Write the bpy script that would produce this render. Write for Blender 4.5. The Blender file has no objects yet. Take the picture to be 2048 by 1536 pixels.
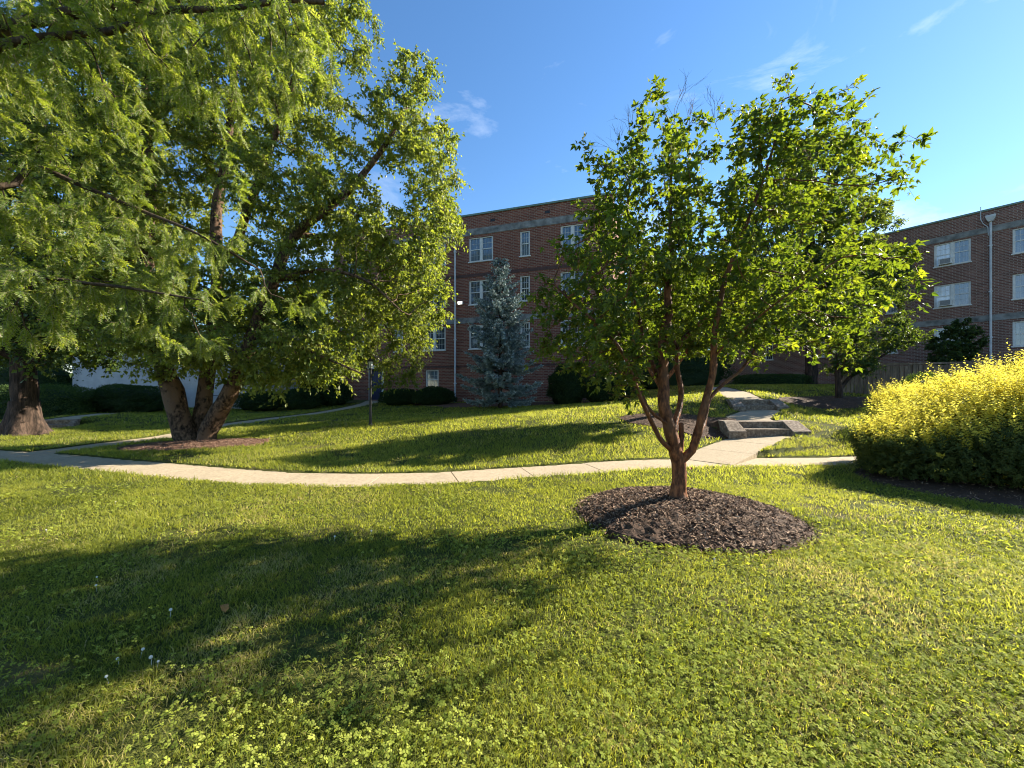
import bpy, math, random
import numpy as np
from mathutils import Vector, Matrix

rng = np.random.default_rng(7)
random.seed(7)
scene = bpy.context.scene
COL = scene.collection
CAMH, F, HOR = 1.6, 800.0, 780.0          # eye height, focal length and horizon row (2048 px photograph)


def P(px, py, Y):
    """pixel of the photograph at depth Y -> world point (used while measuring the place)"""
    return np.array([(px - 1024.0) / F * Y, Y, CAMH + (HOR - py) / F * Y])


# ------------------------------------------------------------------ helpers
def link(name, me, parent=None, loc=None):
    o = bpy.data.objects.new(name, me)
    COL.objects.link(o)
    if parent is not None:
        o.parent = parent
    if loc is not None:
        o.location = loc
    return o


def thing(name, label, cat, loc=(0, 0, 0), rotz=0.0, group=None):
    o = link(name, None)
    o.location = loc
    o.rotation_euler = (0, 0, rotz)
    o.empty_display_size = 0.2
    tag(o, label, cat, group)
    return o


def tag(o, label=None, cat=None, group=None, kind=None):
    if label:
        o['label'] = label
    if cat:
        o['category'] = cat
    if group:
        o['group'] = group
    if kind:
        o['kind'] = kind
    return o


def mesh_np(name, V, faces, mat, rnd=None, smooth=False):
    """V (n,3); faces = list of (m,k) int arrays"""
    V = np.asarray(V, dtype=np.float32)
    me = bpy.data.meshes.new(name)
    faces = [np.asarray(f, dtype=np.int32) for f in faces if len(f)]
    nl = sum(f.size for f in faces)
    npoly = sum(len(f) for f in faces)
    me.vertices.add(len(V))
    me.vertices.foreach_set('co', V.ravel())
    me.loops.add(nl)
    me.loops.foreach_set('vertex_index', np.concatenate([f.ravel() for f in faces]))
    me.polygons.add(npoly)
    tot = np.concatenate([np.full(len(f), f.shape[1], np.int32) for f in faces])
    start = np.concatenate([[0], np.cumsum(tot)[:-1]]).astype(np.int32)
    me.polygons.foreach_set('loop_start', start)
    try:
        me.polygons.foreach_set('loop_total', tot)
    except Exception:
        pass
    me.update(calc_edges=True)
    if not smooth:
        me.shade_flat()
    if rnd is not None:
        a = me.attributes.new('rnd', 'FLOAT', 'POINT')
        a.data.foreach_set('value', np.asarray(rnd, dtype=np.float32))
    if mat is not None:
        me.materials.append(mat)
    return me


class MB:
    """collects boxes, tubes and lathes into one mesh"""
    def __init__(s):
        s.v, s.f, s.n = [], [], 0

    def add(s, V, fs):
        V = np.asarray(V, float)
        s.v.append(V)
        for f in fs:
            s.f.append(np.asarray(f, int) + s.n)
        s.n += len(V)
        return s

    def box(s, x0, x1, y0, y1, z0, z1):
        V = [(x, y, z) for z in (z0, z1) for y in (y0, y1) for x in (x0, x1)]
        return s.add(V, [[(0, 2, 3, 1), (4, 5, 7, 6), (0, 1, 5, 4), (2, 6, 7, 3), (0, 4, 6, 2), (1, 3, 7, 5)]])

    def tube(s, pts, rad, n=8, cap=True):
        V, Q = tube_arrays(np.asarray(pts, float), np.asarray(rad, float) * np.ones(len(pts)), n)
        s.add(V, [Q])
        if cap:
            k = len(V)
            s.f.append(np.array([list(range(n))[::-1]]) + s.n - k)
            s.f.append(np.array([list(range(k - n, k))]) + s.n - k)
        return s

    def lathe(s, prof, cx=0, cy=0, n=16):
        V, Q = [], []
        for r, z in prof:
            for k in range(n):
                a = 2 * math.pi * k / n
                V.append((cx + r * math.cos(a), cy + r * math.sin(a), z))
        for i in range(len(prof) - 1):
            for k in range(n):
                a, b = i * n + k, i * n + (k + 1) % n
                Q.append((a, b, b + n, a + n))
        s.add(V, [np.array(Q)])
        s.f.append(np.array([list(range(len(V) - n, len(V)))]) + s.n - len(V))
        s.f.append(np.array([list(range(n))[::-1]]) + s.n - len(V))
        return s

    def build(s, name, mat, parent=None, bevel=0.0, smooth=False):
        me = bpy.data.meshes.new(name)
        me.from_pydata(np.concatenate(s.v).tolist(), [], [list(map(int, q)) for f in s.f for q in f])
        me.materials.append(mat)
        if smooth:
            for p in me.polygons:
                p.use_smooth = True
        o = link(name, me, parent)
        if bevel > 0:
            m = o.modifiers.new('bevel', 'BEVEL')
            m.width = bevel
            m.segments = 2
            m.limit_method = 'ANGLE'
        return o


def nrm(v):
    v = np.asarray(v, float)
    return v / np.maximum(np.linalg.norm(v, axis=-1, keepdims=True), 1e-9)


def tube_arrays(pts, rad, n):
    m = len(pts)
    t = np.gradient(pts, axis=0)
    t = nrm(t)
    ref = np.array([0.31, 0.17, 0.93]) if abs(t[0][2]) < 0.85 else np.array([0.93, 0.17, 0.31])
    u = nrm(np.cross(t, ref))
    w = np.cross(t, u)
    a = np.linspace(0, 2 * math.pi, n, endpoint=False)
    V = pts[:, None, :] + rad[:, None, None] * (u[:, None, :] * np.cos(a)[None, :, None] + w[:, None, :] * np.sin(a)[None, :, None])
    i = np.arange(m - 1)[:, None] * n
    k = np.arange(n)[None, :]
    k2 = (k + 1) % n
    Q = np.stack([i + k, i + k2, i + n + k2, i + n + k], -1).reshape(-1, 4)
    return V.reshape(-1, 3), Q


def smooth_poly(pts, step):
    """Catmull-Rom resampling of a polyline"""
    pts = np.asarray(pts, float)
    p = np.vstack([2 * pts[0] - pts[1], pts, 2 * pts[-1] - pts[-2]])
    out = []
    for i in range(1, len(p) - 2):
        L = np.linalg.norm(p[i + 1] - p[i])
        k = max(1, int(round(L / step)))
        for t in np.linspace(0, 1, k, endpoint=False):
            a, b, c, d = p[i - 1], p[i], p[i + 1], p[i + 2]
            out.append(0.5 * ((2 * b) + (-a + c) * t + (2 * a - 5 * b + 4 * c - d) * t * t + (-a + 3 * b - 3 * c + d) * t ** 3))
    out.append(pts[-1])
    return np.array(out)


# ------------------------------------------------------------------ materials
def nodes_of(name):
    m = bpy.data.materials.new(name)
    m.use_nodes = True
    nt = m.node_tree
    for n in list(nt.nodes):
        nt.nodes.remove(n)
    out = nt.nodes.new('ShaderNodeOutputMaterial')
    return m, nt, out


def N(nt, typ, **kw):
    n = nt.nodes.new(typ)
    for k, v in kw.items():
        if k in n.inputs:
            n.inputs[k].default_value = v
        else:
            setattr(n, k, v)
    return n


def ramp(nt, fac, stops):
    r = nt.nodes.new('ShaderNodeValToRGB')
    e = r.color_ramp.elements
    e[0].position, e[0].color = stops[0][0], (*stops[0][1], 1)
    e[1].position, e[1].color = stops[-1][0], (*stops[-1][1], 1)
    for p, c in stops[1:-1]:
        x = e.new(p)
        x.color = (*c, 1)
    nt.links.new(fac, r.inputs['Fac'])
    return r.outputs['Color']


def noise(nt, scale, detail=4, vec=None, rough=0.55):
    n = N(nt, 'ShaderNodeTexNoise', Scale=scale, Detail=detail, Roughness=rough)
    if vec is not None:
        nt.links.new(vec, n.inputs['Vector'])
    return n.outputs['Fac']


def objco(nt):
    return N(nt, 'ShaderNodeTexCoord').outputs['Object']


def mixc(nt, fac, a, b, mode='MIX'):
    m = nt.nodes.new('ShaderNodeMix')
    m.data_type = 'RGBA'
    m.blend_type = mode
    for sock, v in (('Factor', fac),):
        if isinstance(v, (int, float)):
            m.inputs[0].default_value = v
        else:
            nt.links.new(v, m.inputs[0])
    for i, v in ((6, a), (7, b)):
        if isinstance(v, tuple):
            m.inputs[i].default_value = (*v, 1)
        else:
            nt.links.new(v, m.inputs[i])
    return m.outputs[2]


def bump(nt, h, strength=0.5, dist=0.02):
    b = N(nt, 'ShaderNodeBump', Strength=strength, Distance=dist)
    nt.links.new(h, b.inputs['Height'])
    return b.outputs['Normal']


def mat_simple(name, stops, scale=6.0, rough=0.8, bmp=0.3, bdist=0.01, spec=0.3, metallic=0.0, detail=5):
    m, nt, out = nodes_of(name)
    f = noise(nt, scale, detail, objco(nt))
    b = N(nt, 'ShaderNodeBsdfPrincipled', Roughness=rough, Metallic=metallic)
    b.inputs['Specular IOR Level'].default_value = spec
    nt.links.new(ramp(nt, f, stops), b.inputs['Base Color'])
    if bmp:
        nt.links.new(bump(nt, noise(nt, scale * 4, 4, objco(nt)), bmp, bdist), b.inputs['Normal'])
    nt.links.new(b.outputs[0], out.inputs[0])
    return m


def mat_leaf(name, stops, tstops, trans=0.45, rough=0.5, spec=0.35):
    """leaf: reflecting side + light passing through; colour varies from leaf to leaf"""
    m, nt, out = nodes_of(name)
    at = N(nt, 'ShaderNodeAttribute', attribute_name='rnd').outputs['Fac']
    b = N(nt, 'ShaderNodeBsdfPrincipled', Roughness=rough)
    b.inputs['Specular IOR Level'].default_value = spec
    nt.links.new(ramp(nt, at, stops), b.inputs['Base Color'])
    t = N(nt, 'ShaderNodeBsdfTranslucent')
    nt.links.new(ramp(nt, at, tstops), t.inputs['Color'])
    mx = N(nt, 'ShaderNodeMixShader', Fac=trans)
    nt.links.new(b.outputs[0], mx.inputs[1])
    nt.links.new(t.outputs[0], mx.inputs[2])
    nt.links.new(mx.outputs[0], out.inputs[0])
    return m


def mat_bark(name, dark, light, sx=14.0, sz=3.0, patch=None, rough=0.9):
    m, nt, out = nodes_of(name)
    co = objco(nt)
    mp = N(nt, 'ShaderNodeMapping')
    mp.inputs['Scale'].default_value = (sx, sx, sz)
    nt.links.new(co, mp.inputs['Vector'])
    f = noise(nt, 1.0, 6, mp.outputs[0], 0.65)
    c = ramp(nt, f, [(0.36, dark), (0.5, tuple(0.6 * a_ + 0.4 * b_ for a_, b_ in zip(dark, light))), (0.62, light)])
    if patch:
        g = noise(nt, 2.3, 3, co)
        r = N(nt, 'ShaderNodeMapRange')
        r.inputs[1].default_value, r.inputs[2].default_value = 0.52, 0.6
        nt.links.new(g, r.inputs[0])
        c = mixc(nt, r.outputs[0], c, patch)
    b = N(nt, 'ShaderNodeBsdfPrincipled', Roughness=rough)
    b.inputs['Specular IOR Level'].default_value = 0.2
    nt.links.new(c, b.inputs['Base Color'])
    nt.links.new(bump(nt, f, 0.9, 0.03), b.inputs['Normal'])
    nt.links.new(b.outputs[0], out.inputs[0])
    return m


def mat_brick(name, tones, mortar, soot=0.5):
    m, nt, out = nodes_of(name)
    co = objco(nt)
    sp = N(nt, 'ShaderNodeSeparateXYZ')
    nt.links.new(co, sp.inputs[0])
    ad = N(nt, 'ShaderNodeMath', operation='ADD')
    nt.links.new(sp.outputs[0], ad.inputs[0])
    nt.links.new(sp.outputs[1], ad.inputs[1])
    cb = N(nt, 'ShaderNodeCombineXYZ')
    nt.links.new(ad.outputs[0], cb.inputs[0])
    nt.links.new(sp.outputs[2], cb.inputs[1])
    br = N(nt, 'ShaderNodeTexBrick', Scale=1.0)
    br.inputs['Brick Width'].default_value = 0.30
    br.inputs['Row Height'].default_value = 0.10
    br.inputs['Mortar Size'].default_value = 0.013
    br.inputs['Mortar Smooth'].default_value = 0.2
    br.inputs['Bias'].default_value = 0.0
    br.inputs['Color1'].default_value = (0, 0, 0, 1)
    br.inputs['Color2'].default_value = (1, 1, 1, 1)
    br.inputs['Mortar'].default_value = (0.5, 0.5, 0.5, 1)
    nt.links.new(cb.outputs[0], br.inputs['Vector'])
    c = ramp(nt, br.outputs['Color'], tones)
    big = noise(nt, 0.55, 4, co)
    c = mixc(nt, big, c, tuple(x * soot for x in tones[1][1]), 'MIX')
    mp = N(nt, 'ShaderNodeMapping')
    mp.inputs['Scale'].default_value = (1.6, 1.6, 0.12)
    nt.links.new(co, mp.inputs['Vector'])
    st = N(nt, 'ShaderNodeMapRange')
    st.inputs[1].default_value, st.inputs[2].default_value = 0.55, 0.8
    st.inputs[4].default_value = 0.45
    nt.links.new(noise(nt, 1.0, 5, mp.outputs[0]), st.inputs[0])
    c = mixc(nt, st.outputs[0], c, (0.05, 0.035, 0.03))
    c = mixc(nt, br.outputs['Fac'], c, mortar)
    b = N(nt, 'ShaderNodeBsdfPrincipled', Roughness=0.9)
    b.inputs['Specular IOR Level'].default_value = 0.2
    nt.links.new(c, b.inputs['Base Color'])
    inv = N(nt, 'ShaderNodeMath', operation='SUBTRACT')
    inv.inputs[0].default_value = 1.0
    nt.links.new(br.outputs['Fac'], inv.inputs[1])
    nt.links.new(bump(nt, inv.outputs[0], 0.6, 0.01), b.inputs['Normal'])
    nt.links.new(b.outputs[0], out.inputs[0])
    return m


def mat_glass(name, tint, rough=0.05, curtain=None):
    """window pane: what hangs behind it shows dimly, the sky mirrors in it"""
    m, nt, out = nodes_of(name)
    co = objco(nt)
    b = N(nt, 'ShaderNodeBsdfPrincipled', Roughness=rough, IOR=1.5)
    b.inputs['Specular IOR Level'].default_value = 0.9
    if curtain:
        mp = N(nt, 'ShaderNodeMapping')
        mp.inputs['Scale'].default_value = (9.0, 1.0, 0.6)
        nt.links.new(co, mp.inputs['Vector'])
        c = ramp(nt, noise(nt, 1.0, 3, mp.outputs[0]), [(0.35, tint), (0.65, curtain)])
        nt.links.new(c, b.inputs['Base Color'])
    else:
        b.inputs['Base Color'].default_value = (*tint, 1)
    nt.links.new(bump(nt, noise(nt, 1.3, 2, co), 0.06, 0.05), b.inputs['Normal'])
    nt.links.new(b.outputs[0], out.inputs[0])
    return m


M = {}
M['brick'] = mat_brick('brick_red', [(0.0, (0.15, 0.046, 0.032)), (0.45, (0.225, 0.074, 0.05)), (1.0, (0.33, 0.13, 0.085))], (0.27, 0.20, 0.15))
M['brick_hazed'] = mat_brick('brick_hazed', [(0.0, (0.13, 0.062, 0.05)), (0.45, (0.20, 0.092, 0.072)), (1.0, (0.30, 0.16, 0.125))], (0.30, 0.25, 0.21))  # same brick as the main building, haze painted in by browner, greyer tones
M['brick_dark'] = mat_simple('brick_course', [(0.3, (0.05, 0.03, 0.028)), (0.7, (0.11, 0.055, 0.045))], 5)
M['concrete_band'] = mat_simple('concrete_band', [(0.3, (0.08, 0.08, 0.075)), (0.55, (0.21, 0.21, 0.20)), (0.75, (0.30, 0.30, 0.29))], 2.2, 0.9, 0.3)
M['coping'] = mat_simple('green_coping', [(0.3, (0.10, 0.17, 0.14)), (0.7, (0.17, 0.25, 0.21))], 3, 0.6, 0.1)
M['roofing'] = mat_simple('roofing', [(0.3, (0.08, 0.08, 0.08)), (0.7, (0.15, 0.15, 0.15))], 3)
M['white_paint'] = mat_simple('white_paint', [(0.3, (0.5, 0.5, 0.48)), (0.7, (0.64, 0.64, 0.62))], 4, 0.55, 0.05)
M['pipe_paint'] = mat_simple('pipe_paint', [(0.3, (0.40, 0.41, 0.42)), (0.7, (0.56, 0.57, 0.58))], 3, 0.5, 0.05)
M['glass'] = mat_glass('window_glass', (0.02, 0.03, 0.045))
M['glass_blind'] = mat_glass('window_glass_blind', (0.13, 0.16, 0.2), 0.08, (0.24, 0.27, 0.31))
M['glass_white'] = mat_glass('window_glass_white', (0.5, 0.52, 0.56), 0.1, (0.66, 0.68, 0.7))
M['glass_curtain'] = mat_glass('window_glass_curtain', (0.03, 0.05, 0.08), 0.06, (0.10, 0.15, 0.2))
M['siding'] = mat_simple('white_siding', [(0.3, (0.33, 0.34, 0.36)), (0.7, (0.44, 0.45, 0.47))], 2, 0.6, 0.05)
M['shingle'] = mat_simple('roof_shingle', [(0.3, (0.09, 0.085, 0.08)), (0.7, (0.17, 0.16, 0.15))], 9)
M['metal_black'] = mat_simple('black_metal', [(0.3, (0.012, 0.012, 0.014)), (0.7, (0.03, 0.03, 0.032))], 8, 0.45, 0.05)
M['door_blue'] = mat_simple('door_blue', [(0.3, (0.02, 0.025, 0.06)), (0.7, (0.035, 0.04, 0.09))], 4, 0.5, 0.05)
M['ac_metal'] = mat_simple('ac_metal', [(0.3, (0.5, 0.5, 0.48)), (0.7, (0.62, 0.62, 0.6))], 4, 0.5, 0.05)
M['ac_grille'] = mat_simple('ac_grille', [(0.3, (0.16, 0.16, 0.16)), (0.7, (0.26, 0.26, 0.26))], 30, 0.6, 0.3)
M['fence_wood'] = mat_bark('fence_wood', (0.10, 0.075, 0.055), (0.22, 0.17, 0.13), 9, 1.2)
M['step_concrete'] = mat_simple('step_concrete', [(0.25, (0.07, 0.048, 0.034)), (0.5, (0.19, 0.145, 0.105)), (0.75, (0.36, 0.29, 0.215))], 14, 0.92, 0.5, 0.01)
M['maple_bark'] = mat_bark('maple_bark', (0.05, 0.018, 0.009), (0.26, 0.10, 0.04), 22, 9, (0.12, 0.055, 0.028), 0.55)
M['birch_bark'] = mat_bark('birch_bark', (0.012, 0.008, 0.006), (0.15, 0.095, 0.06), 15, 9, (0.13, 0.08, 0.05))
M['dark_bark'] = mat_bark('dark_bark', (0.016, 0.011, 0.008), (0.085, 0.056, 0.04), 12, 2)
M['locust_bark'] = mat_bark('locust_bark', (0.025, 0.017, 0.012), (0.10, 0.07, 0.045), 10, 2)
M['twig_pale'] = mat_simple('pale_twig', [(0.3, (0.25, 0.19, 0.12)), (0.7, (0.45, 0.36, 0.24))], 4, 0.8, 0.1)

M['maple_leaf'] = mat_leaf('maple_leaf', [(0, (0.028, 0.05, 0.014)), (0.6, (0.06, 0.088, 0.02)), (1, (0.15, 0.17, 0.03))],
                           [(0, (0.11, 0.19, 0.012)), (0.6, (0.30, 0.38, 0.015)), (1, (0.64, 0.62, 0.03))], 0.45, 0.5, 0.25)
M['birch_leaf'] = mat_leaf('birch_leaf', [(0, (0.05, 0.08, 0.018)), (0.6, (0.12, 0.15, 0.03)), (1, (0.22, 0.24, 0.06))],
                           [(0, (0.20, 0.28, 0.02)), (0.6, (0.42, 0.48, 0.035)), (1, (0.70, 0.70, 0.10))], 0.45, 0.48, 0.35)
M['locust_leaf'] = mat_leaf('locust_leaf', [(0, (0.055, 0.095, 0.022)), (0.6, (0.12, 0.165, 0.03)), (1, (0.22, 0.25, 0.06))],
                            [(0, (0.18, 0.28, 0.02)), (0.6, (0.40, 0.48, 0.03)), (1, (0.68, 0.70, 0.09))], 0.5, 0.45, 0.4)
M['dark_leaf'] = mat_leaf('dark_leaf', [(0, (0.025, 0.05, 0.015)), (0.6, (0.045, 0.08, 0.02)), (1, (0.09, 0.13, 0.03))],
                          [(0, (0.08, 0.14, 0.01)), (0.6, (0.20, 0.27, 0.015)), (1, (0.45, 0.47, 0.05))], 0.38)
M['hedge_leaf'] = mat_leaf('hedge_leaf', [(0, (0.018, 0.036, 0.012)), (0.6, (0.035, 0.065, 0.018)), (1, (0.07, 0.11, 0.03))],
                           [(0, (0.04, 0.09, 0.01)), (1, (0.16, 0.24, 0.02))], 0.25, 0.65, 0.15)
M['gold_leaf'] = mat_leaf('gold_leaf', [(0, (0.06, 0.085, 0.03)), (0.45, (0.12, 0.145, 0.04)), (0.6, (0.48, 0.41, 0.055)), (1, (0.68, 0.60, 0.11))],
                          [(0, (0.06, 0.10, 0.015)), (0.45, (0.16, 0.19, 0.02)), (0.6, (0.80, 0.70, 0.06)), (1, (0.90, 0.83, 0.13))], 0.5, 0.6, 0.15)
M['spruce_needle'] = mat_leaf('spruce_needle', [(0, (0.06, 0.095, 0.092)), (0.5, (0.20, 0.27, 0.27)), (1, (0.60, 0.68, 0.65))],
                              [(0, (0.03, 0.05, 0.04)), (1, (0.15, 0.2, 0.17))], 0.15, 0.6)
M['grass'] = mat_leaf('grass_blade', [(0, (0.06, 0.08, 0.014)), (0.5, (0.20, 0.22, 0.04)), (0.85, (0.30, 0.29, 0.07)), (1, (0.46, 0.37, 0.17))],
                      [(0, (0.15, 0.20, 0.012)), (0.5, (0.56, 0.58, 0.05)), (0.85, (0.74, 0.70, 0.11)), (1, (0.58, 0.46, 0.19))], 0.5, 0.55, 0.2)
M['clover'] = mat_leaf('clover_leaf', [(0, (0.10, 0.14, 0.025)), (0.6, (0.27, 0.31, 0.055)), (1, (0.42, 0.44, 0.11))],
                       [(0, (0.26, 0.32, 0.02)), (0.6, (0.60, 0.64, 0.05)), (1, (0.76, 0.76, 0.12))], 0.45, 0.7, 0.08)
M['flower'] = mat_simple('clover_flower', [(0.3, (0.7, 0.68, 0.6)), (0.7, (0.82, 0.8, 0.74))], 60, 0.8, 0.4)


def mat_lawn():
    m, nt, out = nodes_of('lawn_soil')
    co = objco(nt)
    c = ramp(nt, noise(nt, 55, 5, co, 0.7), [(0.3, (0.018, 0.02, 0.008)), (0.5, (0.055, 0.065, 0.014)), (0.72, (0.14, 0.14, 0.03))])
    big = N(nt, 'ShaderNodeMapRange')
    big.inputs[1].default_value, big.inputs[2].default_value = 0.55, 0.75
    nt.links.new(noise(nt, 0.8, 5, co), big.inputs[0])
    c = mixc(nt, big.outputs[0], c, (0.13, 0.105, 0.045))
    b = N(nt, 'ShaderNodeBsdfPrincipled', Roughness=0.95)
    b.inputs['Specular IOR Level'].default_value = 0.1
    nt.links.new(c, b.inputs['Base Color'])
    nt.links.new(bump(nt, noise(nt, 70, 4, co), 0.8, 0.03), b.inputs['Normal'])
    nt.links.new(b.outputs[0], out.inputs[0])
    return m


def mat_path():
    m, nt, out = nodes_of('path_concrete')
    co = objco(nt)
    c = ramp(nt, noise(nt, 26, 6, co, 0.75), [(0.3, (0.21, 0.165, 0.105)), (0.5, (0.34, 0.275, 0.185)), (0.7, (0.43, 0.36, 0.255))])
    s = N(nt, 'ShaderNodeMapRange')
    s.inputs[1].default_value, s.inputs[2].default_value, s.inputs[4].default_value = 0.5, 0.8, 0.55
    nt.links.new(noise(nt, 1.1, 8, co, 0.7), s.inputs[0])
    c = mixc(nt, s.outputs[0], c, (0.19, 0.15, 0.10))
    b = N(nt, 'ShaderNodeBsdfPrincipled', Roughness=0.92)
    b.inputs['Specular IOR Level'].default_value = 0.2
    nt.links.new(c, b.inputs['Base Color'])
    nt.links.new(bump(nt, noise(nt, 90, 3, co), 0.5, 0.006), b.inputs['Normal'])
    nt.links.new(b.outputs[0], out.inputs[0])
    return m


def mat_mulch(name, stops):
    m, nt, out = nodes_of(name)
    at = N(nt, 'ShaderNodeAttribute', attribute_name='rnd').outputs['Fac']
    f = noise(nt, 45, 5, objco(nt), 0.7)
    a = N(nt, 'ShaderNodeMath', operation='MULTIPLY')
    nt.links.new(at, a.inputs[0])
    nt.links.new(f, a.inputs[1])
    a2 = N(nt, 'ShaderNodeMath', operation='MULTIPLY')
    nt.links.new(a.outputs[0], a2.inputs[0])
    a2.inputs[1].default_value = 1.8
    b = N(nt, 'ShaderNodeBsdfPrincipled', Roughness=0.85)
    b.inputs['Specular IOR Level'].default_value = 0.25
    nt.links.new(ramp(nt, a2.outputs[0], stops), b.inputs['Base Color'])
    nt.links.new(bump(nt, f, 0.8, 0.03), b.inputs['Normal'])
    nt.links.new(b.outputs[0], out.inputs[0])
    return m


M['lawn'] = mat_lawn()
M['path'] = mat_path()
M['mulch'] = mat_mulch('mulch_dark', [(0.1, (0.016, 0.009, 0.005)), (0.45, (0.062, 0.034, 0.019)), (0.75, (0.18, 0.105, 0.062)), (1, (0.42, 0.29, 0.19))])
M['mulch_red'] = mat_mulch('mulch_red', [(0.1, (0.04, 0.02, 0.012)), (0.5, (0.13, 0.07, 0.045)), (0.85, (0.24, 0.15, 0.1)), (1, (0.34, 0.24, 0.17))])

# ------------------------------------------------------------------ the ground
_cp = []
for X in (-40, -26, -14, -6, -2, 2, 6, 12, 20, 34):
    for Y in (-14, -5, 1, 5):
        _cp.append((X, Y, 0.0))
for X, Y in ((-11, 9.2), (-5, 7.6), (-1.6, 7.2), (0.9, 8), (4, 8.8), (8.4, 9.2), (14, 9.5), (-9.2, 12.2), (-17.5, 14.2), (-2, 9.2)):
    _cp.append((X, Y, 0.0))
for a in ((300, 830, 20), (100, 838, 20), (740, 852, 14.3), (860, 830, 18.8), (1000, 818, 20.3), (1290, 800, 21), (1325, 835, 13),
          (1515, 872, 11.5), (1650, 870, 11.3), (1650, 832, 14.5), (1540, 832, 13), (1520, 801, 14.9), (1470, 785, 18), (1430, 776, 22),
          (1740, 795, 17), (1678, 797, 16.5), (1620, 771, 24), (1550, 770, 27), (1000, 806, 25.0), (700, 802, 28.5), (432, 849, 17.2),
          (520, 841, 18.4), (644, 825, 23), (560, 822, 25), (1900, 850, 12), (1180, 868, 11)):
    _cp.append(tuple(P(*a)))
for X, Y, Z in ((27, 30, 2.0), (36, 17, 1.2), (24, 12, 0.7), (-19, 15.8, 0.02), (-19.2, 17.3, 0.34), (-22, 24, 0.45), (-32, 18, 0.2), (-12, 40, 1.0), (10, 40, 2.0), (30, 50, 2.4),
                (-40, 40, 0.8), (50, 30, 2.0), (5, 30, 1.4), (0, 70, 2), (-60, 70, 1), (70, 70, 2), (70, 0, 0.5), (-70, 0, 0)):
    _cp.append((X, Y, Z))
CP = np.array(_cp, float)


def _tps_fit(c):
    n = len(c)
    d2 = ((c[:, None, :2] - c[None, :, :2]) ** 2).sum(-1)
    K = 0.5 * d2 * np.log(d2 + 1e-12) + np.eye(n) * 0.6
    Pm = np.c_[np.ones(n), c[:, :2]]
    A = np.block([[K, Pm], [Pm.T, np.zeros((3, 3))]])
    return np.linalg.solve(A, np.r_[c[:, 2], 0, 0, 0])


_W = _tps_fit(CP)


def tps(X, Y):
    X, Y = np.asarray(X, float), np.asarray(Y, float)
    sh = X.shape
    x, y = X.ravel(), Y.ravel()
    out = np.empty(len(x))
    for i in range(0, len(x), 40000):
        s = slice(i, i + 40000)
        d2 = (x[s, None] - CP[None, :, 0]) ** 2 + (y[s, None] - CP[None, :, 1]) ** 2
        out[s] = (0.5 * d2 * np.log(d2 + 1e-12)) @ _W[:-3] + _W[-3] + _W[-2] * x[s] + _W[-1] * y[s]
    return np.clip(out, -0.4, 3.0).reshape(sh)


# walkways: centre line with heights, half width
FOOT1, TOP1 = np.array([7.34, 11.5, 0.28]), np.array([7.34, 11.87, 0.67])
FOOT2, TOP2 = np.array([8.98, 14.5, 0.875]), np.array([8.98, 14.87, 1.235])
FOOT3, TOP3 = np.array([-18.7, 16.2, 0.02]), np.array([-18.75, 16.57, 0.36])


def flat(pts):
    pts = smooth_poly(np.asarray(pts, float), 0.2)
    return np.c_[pts, tps(pts[:, 0], pts[:, 1]) - 0.015]


def straight(a, b, c=None):
    pts = smooth_poly(np.array([a, b] if c is None else [a, c, b], float), 0.2)
    return pts


WALK = [
    (flat([(-26, 13.5), (-18, 11.5), (-12.0, 9.75), (-8.7, 8.62), (-5.1, 7.5), (-3.4, 7.25), (-1.6, 7.3), (-0.23, 7.7), (0.96, 8.02), (2.35, 8.4), (4.2, 8.85), (6.5, 9.1), (8.35, 9.2), (12.7, 9.45), (18, 9.6), (26, 9.8)]), 0.53),
    (straight((4.3, 9.0, -0.01), FOOT1 + [0.12, 0.25, 0], (5.9, 10.45, 0.13)), 0.62),
    (smooth_poly(np.array([FOOT1 + [0, 0.755, 0.39], (7.38, 12.5, 0.685), (7.75, 13.1, 0.73), (8.45, 13.8, 0.80), (8.9, 14.3, 0.85), FOOT2 + [0.02, 0.25, 0]]), 0.2), 0.62),
    (np.vstack([straight(FOOT2 + [0, 0.755, 0.36], (10.0, 18.0, 1.475), (9.15, 16.0, 1.32)), straight((10.0, 18.0, 1.475), (11.2, 22.0, 1.73))[1:], straight((11.2, 22.0, 1.73), (11.6, 30, 1.9))[1:]]), 0.6),
    (flat([(-12.2, 9.7), (-12.1, 12.1), (-11.8, 14), (-12.3, 16.5), (-11.8, 18.4), (-10.9, 23), (-9.8, 26.5), (-9.85, 28.6)]), 0.5),
    (straight((-17.2, 12.5, 0.0), FOOT3 + [0, 0.2, 0], (-18.6, 14.5, 0.0)), 0.5),
    (straight(FOOT3 + [-0.27, 0.70, 0.34], (-20.6, 20.5, 0.40), (-19.6, 18.2, 0.38)), 0.5),
]
_fd = math.sin(0.35)
_flights = [np.array([FOOT1 + [0, .02, 0], TOP1 + [0, 0.3, 0]]), np.array([FOOT2 + [0, .02, 0], TOP2 + [0, 0.3, 0]]), np.array([FOOT3, TOP3 + [-0.15, 0.25, 0]])]
_WP = [(w, h, 0.07) for w, h in WALK] + [(_flights[0], 0.66, 0.42), (_flights[1], 0.57, 0.42), (_flights[2], 0.5, 0.42)]


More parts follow.
